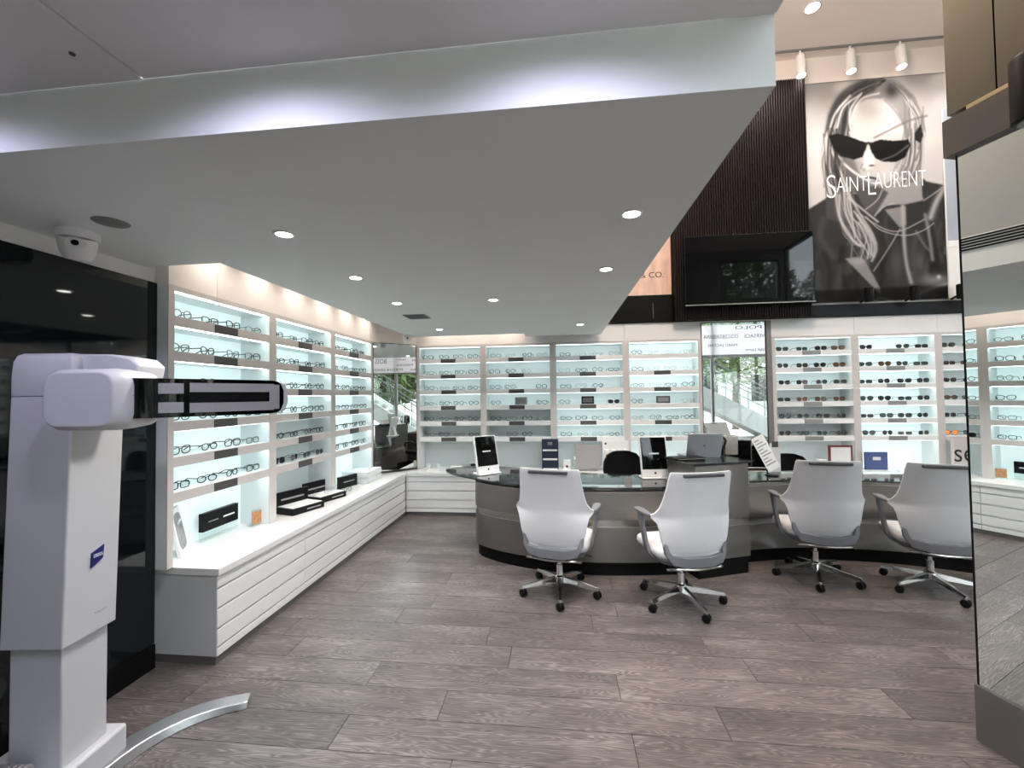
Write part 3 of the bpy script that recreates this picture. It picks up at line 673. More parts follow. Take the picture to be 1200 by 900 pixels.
for x, y, w in DL: downlight(x, y, 2.40, 'small round downlight ' + w.replace('nearest', 'close to'), 'recessed downlights in the low ceiling', 26)
for i, x in enumerate((-1.95, -.80, .03)):
    downlight(x, .76, 2.59, 'cool round downlight by the front fascia, %s from the black wall' % ORD[i], 'cool downlights in the front ceiling', 11, (.72, .69, 1), 150, 'lamp', .035)
for o in [q for q in bpy.data.objects if q.name.startswith('downlight_beam')][-3:]: o.rotation_euler.x = R(12)
for i in range(6):
    t = thing('cove_spot', 'small warm cove spotlight above the side shelving, %s from the black wall' % ('first', 'second', 'third', 'fourth', 'fifth', 'sixth')[i], 'light', (-2.19, 2.66 + .47 * i, 2.80), 0, 'cove spotlights over the side wall')
    ob('body', G().lathe([(0, 0), (.03, 0), (.03, -.06), (.024, -.06), (0, -.05)], 16), 'white', t); ob('lens', G().lathe([(0, -.052), (.023, -.058), (0, -.058)], 16), 'lampw', t)
    spot('cove_beam', t, (0, 0, -.07), (R(0), R(10), 0), 5.2, (1, .86, .74), 125, 1, .05)
for i in range(3):
    t = thing('cove_spot', 'small warm cove spotlight above the rear shelving, %s from the corner mirror' % ORD[i], 'light', (-1.62 + .48 * i, 5.68, 2.80), 0, 'cove spotlights over the rear wall')
    ob('body', G().lathe([(0, 0), (.03, 0), (.03, -.06), (.024, -.06), (0, -.05)], 16), 'white', t); ob('lens', G().lathe([(0, -.052), (.023, -.058), (0, -.058)], 16), 'lampw', t)
    spot('cove_beam', t, (0, 0, -.07), (R(10), 0, 0), 5, (1, .86, .74), 125, 1, .05)
tr_ = thing('light_track', 'thin ceiling track along the top of the rear wall', 'light track', (2.4, 5.72, 5.97))
box('rail', 'vent', (0, 4.2, -.012, .012, -.02, 0), tr_)
for i, x in enumerate((3.15, 3.74, 4.32, 4.90)):
    t = thing('track_spot', ('pale track spotlight above the slatted panel', 'pale track spotlight above the edge of the fashion poster', 'pale track spotlight above the middle of the fashion poster', 'pale track spotlight above the poster edge by the pillar')[i], 'light', (x, 5.72, 5.95), 0, 'track spotlights over the posters')
    ob('stem', G().tube([(0, 0, 0), (0, 0, -.06)], .012, 8), 'white', t)
    b = ob('body', G().lathe([(0, .02), (.045, .02), (.05, 0), (.05, -.25), (.042, -.25), (0, -.24)], 18), 'white', t); b.location = (0, 0, -.08); b.rotation_euler.x = R(-3)
    l = ob('lens', G().lathe([(0, -.245), (.045, -.255), (0, -.258)], 18), 'lampw', b)
    spot('track_beam', b, (0, 0, -.28), (0, 0, 0), 8, (1, .96, .93), 80, .8, .04)
downlight(2.956, 5.10, 5.97, 'bright round downlight in the high ceiling before the light track', 'downlights in the high ceiling', 70, (1, .88, .78), 130, 'lampw', .085)
downlight(4.45, 5.05, 5.97, 'bright round downlight in the high ceiling toward the pillar', 'downlights in the high ceiling', 70, (1, .88, .78), 130, 'lampw', .085)

t = thing('ring_chandelier', 'ring chandelier of glowing gold hoops hanging in the high space', 'chandelier', (1.35, 3.0, 5.05))
for rr, zz, tl in ((.45, .0, 12), (.34, .22, -10), (.24, .42, 8)):
    q = ob('ring', G().tube([(rr * math.cos(a * math.pi / 24), rr * math.sin(a * math.pi / 24), zz) for a in range(48)], .018, 6, True), 'ring', t); q.rotation_euler.x = R(tl)
ob('cable', G().tube([(0, 0, -.05), (0, 0, .92)], .006, 6), 'black', t)
pl_ = bpy.data.lights.new('chandelier_glow', 'POINT'); pl_.energy = 125; pl_.color = (1, .84, .74); pl_.shadow_soft_size = .25
q = link(bpy.data.objects.new('chandelier_glow', pl_), t); q.location = (0, 0, .2)

def dome_camera(loc, s, label, rz):
    t = thing('dome_camera', label, 'camera', loc, rz)
    ob('base', G().lathe([(0, 0), (.062 * s, 0), (.064 * s, -.015 * s), (.06 * s, -.03 * s), (0, -.03 * s)], 24), 'white', t)
    b = ob('housing', G().lathe([(0, .0), (.056 * s, 0), (.056 * s, -.02 * s), (.05 * s, -.055 * s), (.036 * s, -.078 * s), (0, -.082 * s)], 24), 'white', t); b.location = (0, -.004, -.026 * s); b.rotation_euler.x = R(14)
    f = ob('face_plate', G().lathe([(0, 0), (.03 * s, 0), (.028 * s, .012 * s), (0, .014 * s)], 20), 'white', t); f.location = (0, -.047 * s, -.062 * s); f.rotation_euler.x = R(70)
    l = ob('lens', G().lathe([(0, 0), (.011 * s, 0), (.011 * s, .006 * s), (0, .006 * s)], 16), 'black', f); l.location = (0, 0, .012 * s)
dome_camera((-2.25, 1.77, 2.40), 1.25, 'white security dome camera on the low ceiling above the black wall', R(45))
dome_camera((-1.93, 5.33, 2.40), .9, 'small white security camera in the ceiling corner above the corner mirror', R(20))
t = thing('ceiling_speaker', 'flush round grey speaker grille beside the dome camera', 'speaker', (-1.98, 1.69, 2.40))
ob('grille', G().lathe([(0, -.004), (.062, -.004), (.068, 0), (0, 0)], 28), 'vent', t)
t = thing('air_vent', 'small square grey air vent in the low ceiling', 'vent', (-1.39, 4.12, 2.40))
box('frame', 'vent', (-.11, .11, -.11, .11, -.006, 0), t)
for i in range(6): box('slat', 'dgrey', (-.095, .095, -.095 + i * .033, -.075 + i * .033, -.010, -.005), t)
t = thing('linear_vent', 'long black slotted air grille along the foot of the bulkhead', 'vent', (.58, 1.4, 2.535))
box('frame', 'white', (0, .004, 0, 3.2, 0, .10), t)
for i in range(5): box('slot', 'kick', (.004, .007, .01, 3.19, .006 + i * .019, .017 + i * .019), t)

# ------------------------------------------------------------------ reception desks
def desk_outline(front, back): return front + back
f1 = smooth_curve([(-.74, 4.72), (-.86, 4.46), (-.80, 4.22), (-.46, 4.0), (-.05, 3.875), (.32, 3.834), (.72, 3.86), (1.10, 3.915)], 6)
def inset(front, d): 
    c = Vector((.3, 6.0)); return [tuple((Vector(p[:2]) + (c - Vector(p[:2])).normalized() * d)) for p in front]
back1 = [(.98, 4.40), (.2, 4.38), (-.55, 4.72)]
t = thing('reception_desk', 'curved brushed-steel desk with pointed black glass top beside the white bench', 'desk')
def ring(d): return inset([(p[0], p[1]) for p in f1], d) + back1
ob('kickboard', G().prism(ring(.035), 0, .122), 'kick', t, smooth=50)
ob('lower_panel', G().prism(ring(.0), .122, .43), 'steel', t, .002, smooth=50)
ob('steel_strip', G().prism(ring(.012), .43, .492), 'steel2', t, smooth=50)
ob('upper_panel', G().prism(ring(-.004), .492, .735), 'steel', t, .002, smooth=50)
gt = smooth_curve([(-1.20, 4.86), (-1.275, 4.74), (-1.17, 4.52), (-.92, 4.29), (-.64, 4.10), (-.34, 3.95), (.05, 3.865), (.5, 3.855), (.85, 3.89), (1.085, 3.93)], 6)
gb = smooth_curve([(.965, 4.48), (.69, 4.51), (.3, 4.56), (-.3, 4.80), (-.75, 4.97), (-1.0, 4.98), (-1.20, 4.86)], 5)
ob('glass_top', G().prism([p[:2] for p in gt] + [p[:2] for p in gb[:-1]], .757, .772), 'dglass', t, smooth=0)
ob('support_frame', G().prism([(-.95, 4.55), (-.60, 4.17), (-.3, 4.02), (0, 3.94), (.5, 3.92), (1.03, 3.99), (.97, 4.3), (.0, 4.35), (-.5, 4.6), (-.85, 4.75)], .735, .748), 'steel2', t, smooth=0)
for x, y in ((-.95, 4.6), (-.45, 4.08), (.33, 3.93), (.72, 3.95), (1.02, 4.02)): ob('standoff', G().lathe([(0, .735), (.03, .735), (.03, .757), (0, .757)], 16, (x, y, 0)), 'steel2', t)

P_ = [(1.159, 3.828), (1.672, 4.022), (1.54, 4.44), (1.03, 4.25)]
def off(poly, d):
    c = Vector((sum(p[0] for p in poly) / len(poly), sum(p[1] for p in poly) / len(poly))); return [tuple(Vector(p) + (Vector(p) - c).normalized() * d) for p in poly]
t = thing('counter_pedestal', 'tall steel counter block with a black glass top between two desks', 'counter')
ob('kickboard', G().prism(off(P_, -.02), 0, .15), 'kick', t); ob('lower_panel', G().prism(P_, .15, .43), 'steel', t, .002); ob('steel_strip', G().prism(off(P_, -.008), .43, .49), 'steel2', t)
ob('upper_panel', G().prism(P_, .49, .965), 'steel', t, .002); ob('glass_top', G().prism(off(P_, .035), .972, .99), 'dglass', t, .002); ob('spacer', G().prism(off(P_, -.05), .965, .972), 'kick', t)

f2 = smooth_curve([(1.66, 4.20), (1.95, 4.29), (2.34, 4.345), (2.72, 4.335), (3.12, 4.27), (3.53, 4.12), (3.95, 3.88)], 6)
b2 = [(4.25, 4.30), (3.6, 4.62), (2.7, 4.80), (1.6, 4.62)]
t = thing('reception_desk', 'curved dark steel desk beside the counter block, running behind the mirrored pillar', 'desk')
def ring2(d): return [(p[0], p[1] + d) for p in f2] + b2
ob('kickboard', G().prism(ring2(.035), 0, .122), 'kick', t, smooth=50); ob('lower_panel', G().prism(ring2(0), .122, .36), 'steel', t, .002, smooth=50)
ob('steel_strip', G().prism(ring2(.012), .36, .42), 'steel2', t, smooth=50); ob('upper_panel', G().prism(ring2(-.002), .42, .715), 'steel', t, .002, smooth=50)
ob('spacer', G().prism([(x, y + .05) for x, y in [(p[0], p[1]) for p in f2]] + b2, .715, .742), 'steel2', t, smooth=50)
gt2 = [(p[0], p[1] + .02) for p in f2]
ob('glass_top', G().prism(gt2 + [(4.3, 4.36), (3.6, 4.72), (2.7, 4.90), (1.6, 4.68)], .742, .757), 'dglass', t, smooth=0)

# ------------------------------------------------------------------ office chairs
def make_chair():
    t = thing('office_chair', 'x', 'chair')
    # back shell
    prof = [(.445, .395, -.215, .02), (.50, .475, -.235, .035), (.56, .51, -.25, .05), (.62, .53, -.258, .06), (.665, .555, -.262, .075), (.69, .60, -.265, .11), (.715, .625, -.266, .125), (.735, .575, -.268, .09), (.775, .53, -.275, .07), (.84, .50, -.288, .055), (.92, .48, -.308, .045), (1.0, .465, -.33, .04), (1.035, .455, -.34, .04), (1.045, .44, -.342, .04)]
    n = 15; rings = []
    front, bk = [], []
    for z, w, y, c in prof:
        us = [(-1 + 2 * i / (n - 1)) for i in range(n)]
        front.append([(u * w / 2, y + c * abs(u) ** 2.4 + .009, z) for u in us]); bk.append([(u * w / 2, y + c * abs(u) ** 2.4 - .009, z) for u in us])
    rings = [f + b[::-1] for f, b in zip(front, bk)]
    sh = ob('backrest', G().loft(rings), 'chairw', t, smooth=50)
    box('grab_slot', 'dgrey', (-.15, .15, -.357, -.327, 1.012, 1.036), sh, .006)
    # grey lower trim
    g = G(); path = [(-.235, -.185, .575), (-.232, -.20, .52), (-.222, -.215, .46), (-.19, -.238, .415), (-.09, -.258, .398), (.09, -.258, .398), (.19, -.238, .415), (.222, -.215, .46), (.232, -.20, .52), (.235, -.185, .575)]
    hh = [.004, .018, .028, .034, .036, .036, .034, .028, .018, .004]
    rg = []
    for (x, y, z), h in zip(path, hh):
        sx = max(.02, abs(x)) / .24 * (1 if x > 0 else -1); k = min(1, abs(x) / .23)
        nx = (1 - (z < .43) * 1.0) * (1 if x > 0 else -1)
        wdx = h * (0.75 if z > .43 else 0) * (-1 if x > 0 else 1); wdz = h if z <= .43 else h * .4
        rg.append([(x - wdx * .5, y - .014, z - wdz), (x + wdx, y - .014, z + wdz * .9), (x + wdx, y + .02, z + wdz * .9), (x - wdx * .5, y + .02, z - wdz)])
    ob('lower_trim', G().loft(rg), 'grey', t, .004, smooth=40)
    ob('trim_bar', G().tube(smooth_curve([(-.21, -.20, .335), (-.16, -.245, .352), (0, -.262, .348), (.16, -.245, .352), (.21, -.20, .335)], 4), .011, 8), 'steel2', t)
    # seat
    sr = []
    for z, s in ((.395, .90), (.402, .97), (.43, 1.0), (.455, .985), (.468, .93), (.472, .80)):
        sr.append([(x * s, y * s + .035, z - .012 * max(0, (y - .1)) / .15) for x, y in rrect(.52, .50, .10, 5)])
    ob('seat', G().loft(sr), 'chairs', t, smooth=60)
    sr = [[(x * s, y * s + .02, z) for x, y in rrect(.50, .49, .09, 5)] for z, s in ((.335, .62), (.36, .90), (.397, .985))]
    ob('seat_pan', G().loft(sr), 'grey', t, smooth=50)
    box('mechanism', 'dgrey', (-.08, .08, -.12, .12, .285, .34), t, .015)
    ob('lever', G().tube([(.08, .03, .31), (.22, .04, .305), (.26, .04, .30)], .008, 6), 'dgrey', t)
    # arms
    for s in (-1, 1):
        pad = [[(s * (x), y, z) for x, y, z in r] for r in (
            [(.285, -.155, .695), (.315, -.155, .70), (.315, -.155, .722), (.285, -.155, .718)], [(.278, -.08, .695), (.33, -.08, .70), (.33, -.08, .722), (.278, -.08, .720)],
            [(.272, .03, .698), (.338, .03, .70), (.338, .03, .722), (.272, .03, .722)], [(.285, .095, .702), (.325, .095, .702), (.325, .095, .718), (.285, .095, .718)])]
        ob('armrest', G().loft(pad), 'grey', t, .007, smooth=40)
        post = [[(s * (cx + dx), cy + dy, cz) for dx, dy in ((-.014, -w), (.014, -w), (.014, w), (-.014, w))] for cx, cy, cz, w in ((.305, .02, .70, .045), (.298, .01, .60, .030), (.285, .0, .50, .026), (.268, -.01, .41, .032), (.235, -.02, .365, .040))]
        ob('arm_post', G().loft(post), 'grey', t, .006, smooth=40)
    # column and star base
    ob('gas_lift', G().lathe([(.0, .10), (.026, .10), (.026, .225), (.016, .227), (.016, .30), (0, .30)], 18), 'chrome', t)
    ob('hub', G().lathe([(0, .075), (.040, .078), (.044, .10), (.040, .135), (.028, .145), (0, .145)], 18), 'chrome', t)
    lg = G().loft([[(r, -w, z), (r, w, z), (r, w * .7, z + h), (r, -w * .7, z + h)] for r, w, z, h in ((.03, .022, .088, .042), (.15, .019, .079, .034), (.27, .014, .068, .024), (.315, .012, .064, .020))]).mesh('leg', 'chrome', 30)
    cs = G()
    for s in (-1, 1): cs.add(*[(lambda q: (q.v, q.f))(G().lathe([(0, -.010), (.022, -.010), (.029, -.006), (.029, .006), (.022, .010), (0, .010)], 16).tr(Matrix.Translation((0, s * .0135, .029)) @ Matrix.Rotation(R(90), 4, 'X')))][0])
    cs.box(-.012, .012, -.005, .005, .03, .056); csm = cs.mesh('caster', 'black', 40)
    pin = G().lathe([(0, .05), (.008, .05), (.008, .07), (0, .07)], 10).mesh('pin', 'chrome')
    for i in range(5):
        l = ob('leg', lg, None, t); l.rotation_euler.z = R(-90 + 72 * i)
        c = ob('caster', csm, None, l); c.location = (.305, 0, 0); c.rotation_euler.z = R((40, -25, 70, 10, -60)[i]); p = ob('caster_pin', pin, None, l); p.location = (.305, 0, 0)
    return t
ch0 = make_chair()
CH = [((-.012, 3.52), -13, 0, 'white office chair turned toward the bench at the curved desk'), ((.912, 3.43), 14, 4, 'white office chair in front of the tall counter block'),
      ((2.17, 3.96), -8, -36, 'white office chair at the dark desk, close to the counter block'), ((2.95, 3.81), -17, -14, 'white office chair at the dark desk, cut by the mirrored pillar')]
for i, ((x, y), a, leg, lb) in enumerate(CH):
    c = ch0 if i == 0 else dup(ch0)
    c.location = (x, y, 0); c.rotation_euler.z = R(a); tag(c, lb, 'chair', 'white office chairs at the desks')
    for l in c.children:
        if l.name.startswith('leg'): l.rotation_euler.z += R(leg - a)

def black_chair(loc, rz, label):
    t = thing('staff_chair', label, 'chair', loc, rz, 'black staff chairs behind the desks')
    if loc[0] > 2: t.scale = (1, 1, .93)
    rings = []
    for z, w, y, c in ((.56, .36, -.20, .03), (.62, .46, -.215, .05), (.72, .50, -.225, .06), (.82, .47, -.235, .06), (.89, .36, -.24, .05), (.92, .2, -.24, .03)):
        us = [-1 + i / 6 for i in range(13)]
        rings.append([(u * w / 2, y + c * u * u + .02, z) for u in us] + [(u * w / 2, y + c * u * u - .02, z) for u in us[::-1]])
    ob('backrest', G().loft(rings), 'fabric', t, smooth=60)
    ob('seat', G().loft([[(x * s, y * s + .02, z) for x, y in rrect(.48, .48, .1, 4)] for z, s in ((.42, .93), (.45, 1), (.49, .98), (.50, .85))]), 'fabric', t, smooth=50)
    ob('spine', G().tube([(0, -.1, .42), (0, -.26, .46), (0, -.26, .70)], .022, 8), 'black', t)
    for s in (-1, 1): ob('armrest', G().tube(smooth_curve([(s * .24, -.1, .44), (s * .29, -.14, .58), (s * .29, -.02, .68), (s * .28, .16, .66), (s * .27, .18, .56)], 4), .016, 8), 'black', t)
    ob('gas_lift', G().lathe([(0, .06), (.03, .06), (.03, .25), (.02, .25), (.02, .42), (0, .42)], 14), 'black', t)
    lg = G().loft([[(r, -w, z), (r, w, z), (r, w, z + h), (r, -w, z + h)] for r, w, z, h in ((0, .03, .06, .05), (.29, .02, .05, .02))]).mesh('leg', 'black')
    cs = G().lathe([(0, 0), (.025, .0), (.028, .025), (.025, .05), (0, .05)], 12).mesh('caster', 'black')
    for i in range(5):
        l = ob('leg', lg, None, t); l.rotation_euler.z = R(20 + 72 * i); c = ob('caster', cs, None, l); c.location = (.28, 0, 0)
black_chair((.80, 4.98, 0), R(200), 'black staff chair behind the curved desk by the white display')
black_chair((2.70, 5.22, 0), R(185), 'black staff chair behind the dark desk under the tall mirror')

# ------------------------------------------------------------------ things on the desks
def kiosk(loc, rz, label):
    t = thing('desk_display', label, 'display', loc, rz, 'portrait displays on the curved desk')
    ob('base', G().prism(rrect(.27, .17, .02, 4), 0, .012), 'paper', t, .003)
    h = link(bpy.data.objects.new('display_head', None), t); h.location = (0, -.02, .012); h.rotation_euler.x = R(-13)
    b = box('frame', 'paper', (-.135, .135, -.012, .014, 0, .395), t, .006); b.location = (0, -.03, .010); b.rotation_euler.x = R(-13)
    box('screen', 'screen', (-.122, .122, -.0145, -.012, .075, .385), b)
    a = ob('emblem', G().lathe([(0, 0), (.011, 0), (.009, .003), (0, .003)], 14).tr(Matrix.Rotation(R(90), 4, 'X')), 'ink', b); a.location = (0, -.0118, .038)
    s = box('stand', 'paper', (-.05, .05, .0, .012, 0, .24), t, .003); s.location = (0, .075, .01); s.rotation_euler.x = R(18)
    bpy.data.objects.remove(h)
kiosk((-.765, 4.50, .773), R(41), 'white-framed portrait display reflecting windows, on the pointed end of the curved desk')
kiosk((.925, 4.33, .773), R(6), 'white-framed portrait display with dark screen beside the black staff chair')
t = thing('laptop', 'open silver laptop seen from behind on the tall counter block', 'laptop', (1.34, 4.20, .99), R(8))
box('keyboard_base', 'alu', (-.16, .16, -.02, .20, 0, .016), t, .004)
l = box('lid', 'alu', (-.165, .165, -.008, .0, 0, .225), t, .005); l.location = (0, -.015, .012); l.rotation_euler.x = R(13)
ob('emblem', G().lathe([(0, 0), (.014, 0), (.012, .002), (0, .002)], 14).tr(Matrix.Translation((0, -.008, .11)) @ Matrix.Rotation(R(90), 4, 'X')), 'plate2', l)
t = thing('leather_pouch', 'flat black leather pouch lying on the tall counter block', 'pouch', (1.16, 4.06, .99), R(14))
ob('body', G().loft([[(x * s, y * s, z) for x, y in rrect(.30, .15, .03, 3)] for z, s in ((0, .96), (.01, 1), (.02, .98), (.026, .88))]), 'black', t)
ob('zip', G().tube([(-.13, -.074, .014), (.13, -.074, .014)], .003, 6), 'steel2', t)
t = thing('handled_case', 'beige case with a black loop handle on the tall counter block', 'case', (1.60, 4.36, .99), R(10))
box('case_body', 'steel2', (-.02, .12, -.03, .05, 0, .19), t, .01)
ob('handle', G().tube(smooth_curve([(-.075, -.05, .005), (-.10, -.055, .10), (-.06, -.055, .165), (-.02, -.055, .15), (-.045, -.05, .07), (-.055, -.05, .005)], 5), .010, 8), 'black', t)
t = thing('desk_monitor', 'dark monitor on the desk behind the tall counter block', 'monitor', (1.80, 4.58, .757), R(160))
box('stand', 'black', (-.08, .08, -.05, .05, 0, .012), t); box('neck', 'black', (-.02, .02, -.01, .01, .012, .12), t)
l = box('panel', 'dgrey', (-.13, .13, -.015, .015, .10, .36), t, .006); box('screen', 'screen', (-.12, .12, .015, .017, .11, .35), l)
t = thing('printed_notice', 'tilted white printed sheet in a stand on the dark desk', 'notice', (2.12, 4.56, .757), R(20))
ob('stand', G().tube([(.0, .05, .0), (.0, .06, .05), (.02, .07, .20)], .008, 8), 'black', t); ob('foot', G().lathe([(0, 0), (.06, 0), (.06, .01), (0, .012)], 18), 'black', t)
l = box('sheet', 'paper', (-.075, .075, -.004, .0, 0, .36), t); l.location = (.03, 0, .06); l.rotation_euler = (R(-12), R(-22), 0)
for i in range(9): box('text_line', 'print', (-.06, .06 - .03 * (i % 3), -.005, -.004, .06 + i * .032, .072 + i * .032), l)
t = thing('card_holder', 'small white card stand on the desk before the tall mirror', 'card', (2.25, 4.76, .757), R(-5)); box('card', 'paper', (-.05, .05, 0, .01, .0, .30), t); box('clip', 'dgrey', (-.03, .03, -.004, .0, .26, .32), t)
t = thing('glass_tray', 'shallow lit glass tray holding sunglasses on the white worktop', 'tray', (3.65, 5.70, .577)); box('tray', 'niche', (-.28, .42, -.08, .08, 0, .035), t, .004); box('rim', 'clearp', (-.28, .42, -.085, -.08, 0, .06), t)
t = thing('blue_box', 'upright blue display card on the worktop under the sunglasses', 'card', (3.92, 5.80, .577)); box('card', 'bluebox', (-.12, .14, 0, .02, 0, .25), t); box('label', 'paper', (-.03, .06, -.002, 0, .15, .19), t)
t = thing('red_framed_notice', 'dark red framed notice standing under the sunglasses shelves', 'notice', (3.52, 5.80, .577))
box('frame', 'red', (-.14, .14, 0, .02, 0, .335), t, .002); box('sheet', 'paper', (-.115, .115, -.002, 0, .02, .31), t)
t = thing('white_carton', 'little white carton beside the red framed notice', 'box', (3.28, 5.78, .577)); box('carton', 'paper', (-.05, .05, -.04, .04, 0, .16), t, .002); box('flap', 'paper', (-.05, .05, -.042, -.04, .11, .16), t)
t = thing('lettered_sign', 'grey block sign with black letters by the mirrored pillar', 'sign', (4.87, 5.76, .577)); box('block', 'unit', (-.09, .40, 0, .05, 0, .44), t, .002)
text('lettering', 'see', 'ink', t, .36, .15, (.085, -.002, .14), (R(90), 0, 0))

# things on the rear worktop
t = thing('brochure_stand', 'dark navy brochure stand with white strips on the rear worktop', 'brochure stand', (-.12, 5.74, .577))
box('panel', 'navy', (-.11, .11, 0, .015, 0, .43), t, .002)
for z in (.02, .15, .27): box('pocket', 'paper', (-.095, .095, -.012, 0, z, z + .022), t)
box('emblem', 'plate2', (-.03, .03, -.002, 0, .35, .39), t)
t = thing('white_card_box', 'small white card box with a black dot beside the navy brochure stand', 'box', (.10, 5.74, .577)); box('carton', 'paper', (-.045, .045, -.02, .03, 0, .15), t, .002)
ob('dot', G().lathe([(0, 0), (.016, 0), (.016, .001), (0, .001)], 14).tr(Matrix.Translation((0, -.0205, .07)) @ Matrix.Rotation(R(90), 4, 'X')), 'ink', t)
t = thing('clear_bottle', 'slim clear bottle beside the white card box', 'bottle', (.20, 5.76, .577)); ob('bottle', G().lathe([(0, 0), (.022, 0), (.024, .02), (.024, .12), (.012, .14), (.012, .16), (0, .16)], 14), 'clearp', t); ob('cap', G().lathe([(0, .16), (.014, .16), (.014, .19), (0, .19)], 12), 'paper', t)
t = thing('acrylic_frame', 'empty frosted acrylic frame standing beside the clear bottle', 'frame', (.38, 5.80, .577)); box('sheet', 'machine2', (-.17, .17, 0, .008, .02, .35), t); box('foot', 'plate2', (-.12, .12, -.02, .03, 0, .02), t)
t = thing('case_rack', 'white rack card holding a row of small white cases', 'rack', (.745, 5.80, .577)); box('card', 'paper', (-.17, .17, 0, .01, 0, .40), t)
ob('dot', G().lathe([(0, 0), (.014, 0), (.014, .001), (0, .001)], 14).tr(Matrix.Translation((-.13, -.0005, .36)) @ Matrix.Rotation(R(90), 4, 'X')), 'ink', t)
for i in range(4):
    c = box('case', 'lacq', (-.026, .026, -.03, 0, .15, .29), t, .01); c.location.x = -.12 + .08 * i; box('case_mark', 'print', (-.012, .012, -.032, -.03, .19, .22), c); 
t = thing('perfume_set', 'pair of tiny white blocks on the rear worktop below the corner-mirror unit', 'display', (-1.72, 5.74, .577)); box('tray', 'paper', (-.09, .09, -.03, .03, 0, .02), t); box('block', 'paper', (-.08, -.05, -.01, .02, .02, .09), t); box('block', 'paper', (.05, .08, -.01, .02, .02, .09), t)
t = thing('white_case', 'low white glasses case on the rear worktop', 'case', (-1.40, 5.74, .577)); box('case_body', 'lacq', (-.08, .08, -.03, .03, 0, .07), t, .012); box('case_mark', 'print', (-.03, .03, -.032, -.03, .035, .045), t)
t = thing('glasses_plinth', 'small white plinth on the rear worktop carrying one pair of glasses', 'display', (-1.12, 5.74, .577)); box('plinth', 'paper', (-.09, .09, -.04, .04, 0, .05), t, .002); box('back_card', 'paper', (-.09, .09, .03, .04, .05, .12), t)
put_glasses('cat', 'fblack', 'lensd', .0028, True, (-1.12, 5.72, .628), .1, 'black cat-eye sunglasses displayed on the small white plinth', 'glasses on the worktop')

# things on the side worktop
def display_case(loc, rz, label):
    t = thing('display_case', label, 'display case', loc, rz, 'black display cases on the side worktop')
    box('tray', 'black', (-.17, .17, -.12, .12, 0, .055), t, .003); box('pad', 'paper', (-.155, .155, -.105, .085, .055, .060), t)
    b = box('back_board', 'black', (-.17, .17, .09, .12, .055, .175), t, .003); box('lettering', 'print', (-.12, .12, .088, .09, .10, .115), t)
    box('front_label', 'print', (-.02, .13, -.122, -.12, .022, .032), t)
display_case((-2.37, 3.70, .577), R(72), 'open black display case with white pad, beside the red-brown photo card')
display_case((-2.37, 4.12, .577), R(74), 'open black display case holding a white card, between another case and paper boxes')
put_glasses('rect', 'fsilver', 'lensc', .0013, False, (-2.33, 4.14, .638), R(80), 'silver wire rectangular eyeglasses lying on a black display case', 'glasses on the worktop')
put_glasses('round', 'fblack', 'lensc', .0022, False, (-2.28, 4.42, .577), R(80), 'black round eyeglasses resting on bare side worktop by black cases', 'glasses on the worktop')
t = thing('black_sign_block', 'black rectangular sign block beside the stacked white boxes', 'sign', (-2.40, 4.68, .577), R(75)); box('block', 'black', (-.14, .14, 0, .04, 0, .13), t, .002); box('lettering', 'print', (-.08, .09, -.002, 0, .06, .072), t)
for i in range(5):
    t = tag(box('shallow_box', 'niche', (-.16, .16, -.20, .20, 0, .026), None, .002, loc=(-2.42 + .008 * (i % 2), 5.05 + .006 * ((i * 7) % 3), .577 + i * .0272), rz=R(2 * (i % 3) - 2)), 'shallow white box, %s, stacked beside the corner mirror' % ('bottom of the stack', 'second from the bottom', 'middle of the stack', 'second from the top', 'top of the stack')[i], 'box', 'stacked shallow white boxes')
t = thing('white_picture_frame', 'leaning white picture frame at the worktop end by the black wall', 'picture frame', (-2.50, 2.62, .577), R(122))
b = box('frame', 'paper', (-.10, .10, -.012, .012, 0, .31), t, .004); b.rotation_euler.x = R(-12)
ob('print', G().prismy(rrect(.15, .24, .05, 5, 0, .155), -.014, -.012), 'print', b); l = box('easel', 'paper', (-.03, .03, 0, .006, 0, .24), t); l.location = (0, .10, 0); l.rotation_euler.x = R(20)
t = thing('black_sign_plate', 'black sign plate on a clear acrylic block by the white picture frame', 'sign', (-2.545, 2.99, .577), R(90))
box('acrylic_block', 'clearp', (-.17, .17, 0, .03, 0, .07), t, .002); box('plate', 'black', (-.17, .17, -.002, .032, .07, .20), t, .001); box('lettering', 'paper', (.02, .13, -.003, -.002, .128, .139), t); box('small_lettering', 'print', (-.12, -.03, -.003, -.002, .128, .136), t)
t = thing('photo_card', 'small red-brown photo card in a clear stand on the side worktop', 'photo', (-2.44, 3.25, .577), R(80))
box('stand', 'clearp', (-.06, .09, 0, .006, 0, .13), t); box('photo', 'photo', (-.06, .035, -.003, 0, .015, .115), t); box('foot', 'clearp', (-.06, .09, 0, .06, 0, .005), t)

# ------------------------------------------------------------------ measuring machine by the black wall
mt = thing('measuring_machine', 'tall white eye-measuring machine with a black glazed camera arm', 'machine', (0, 0, 0), yaw)
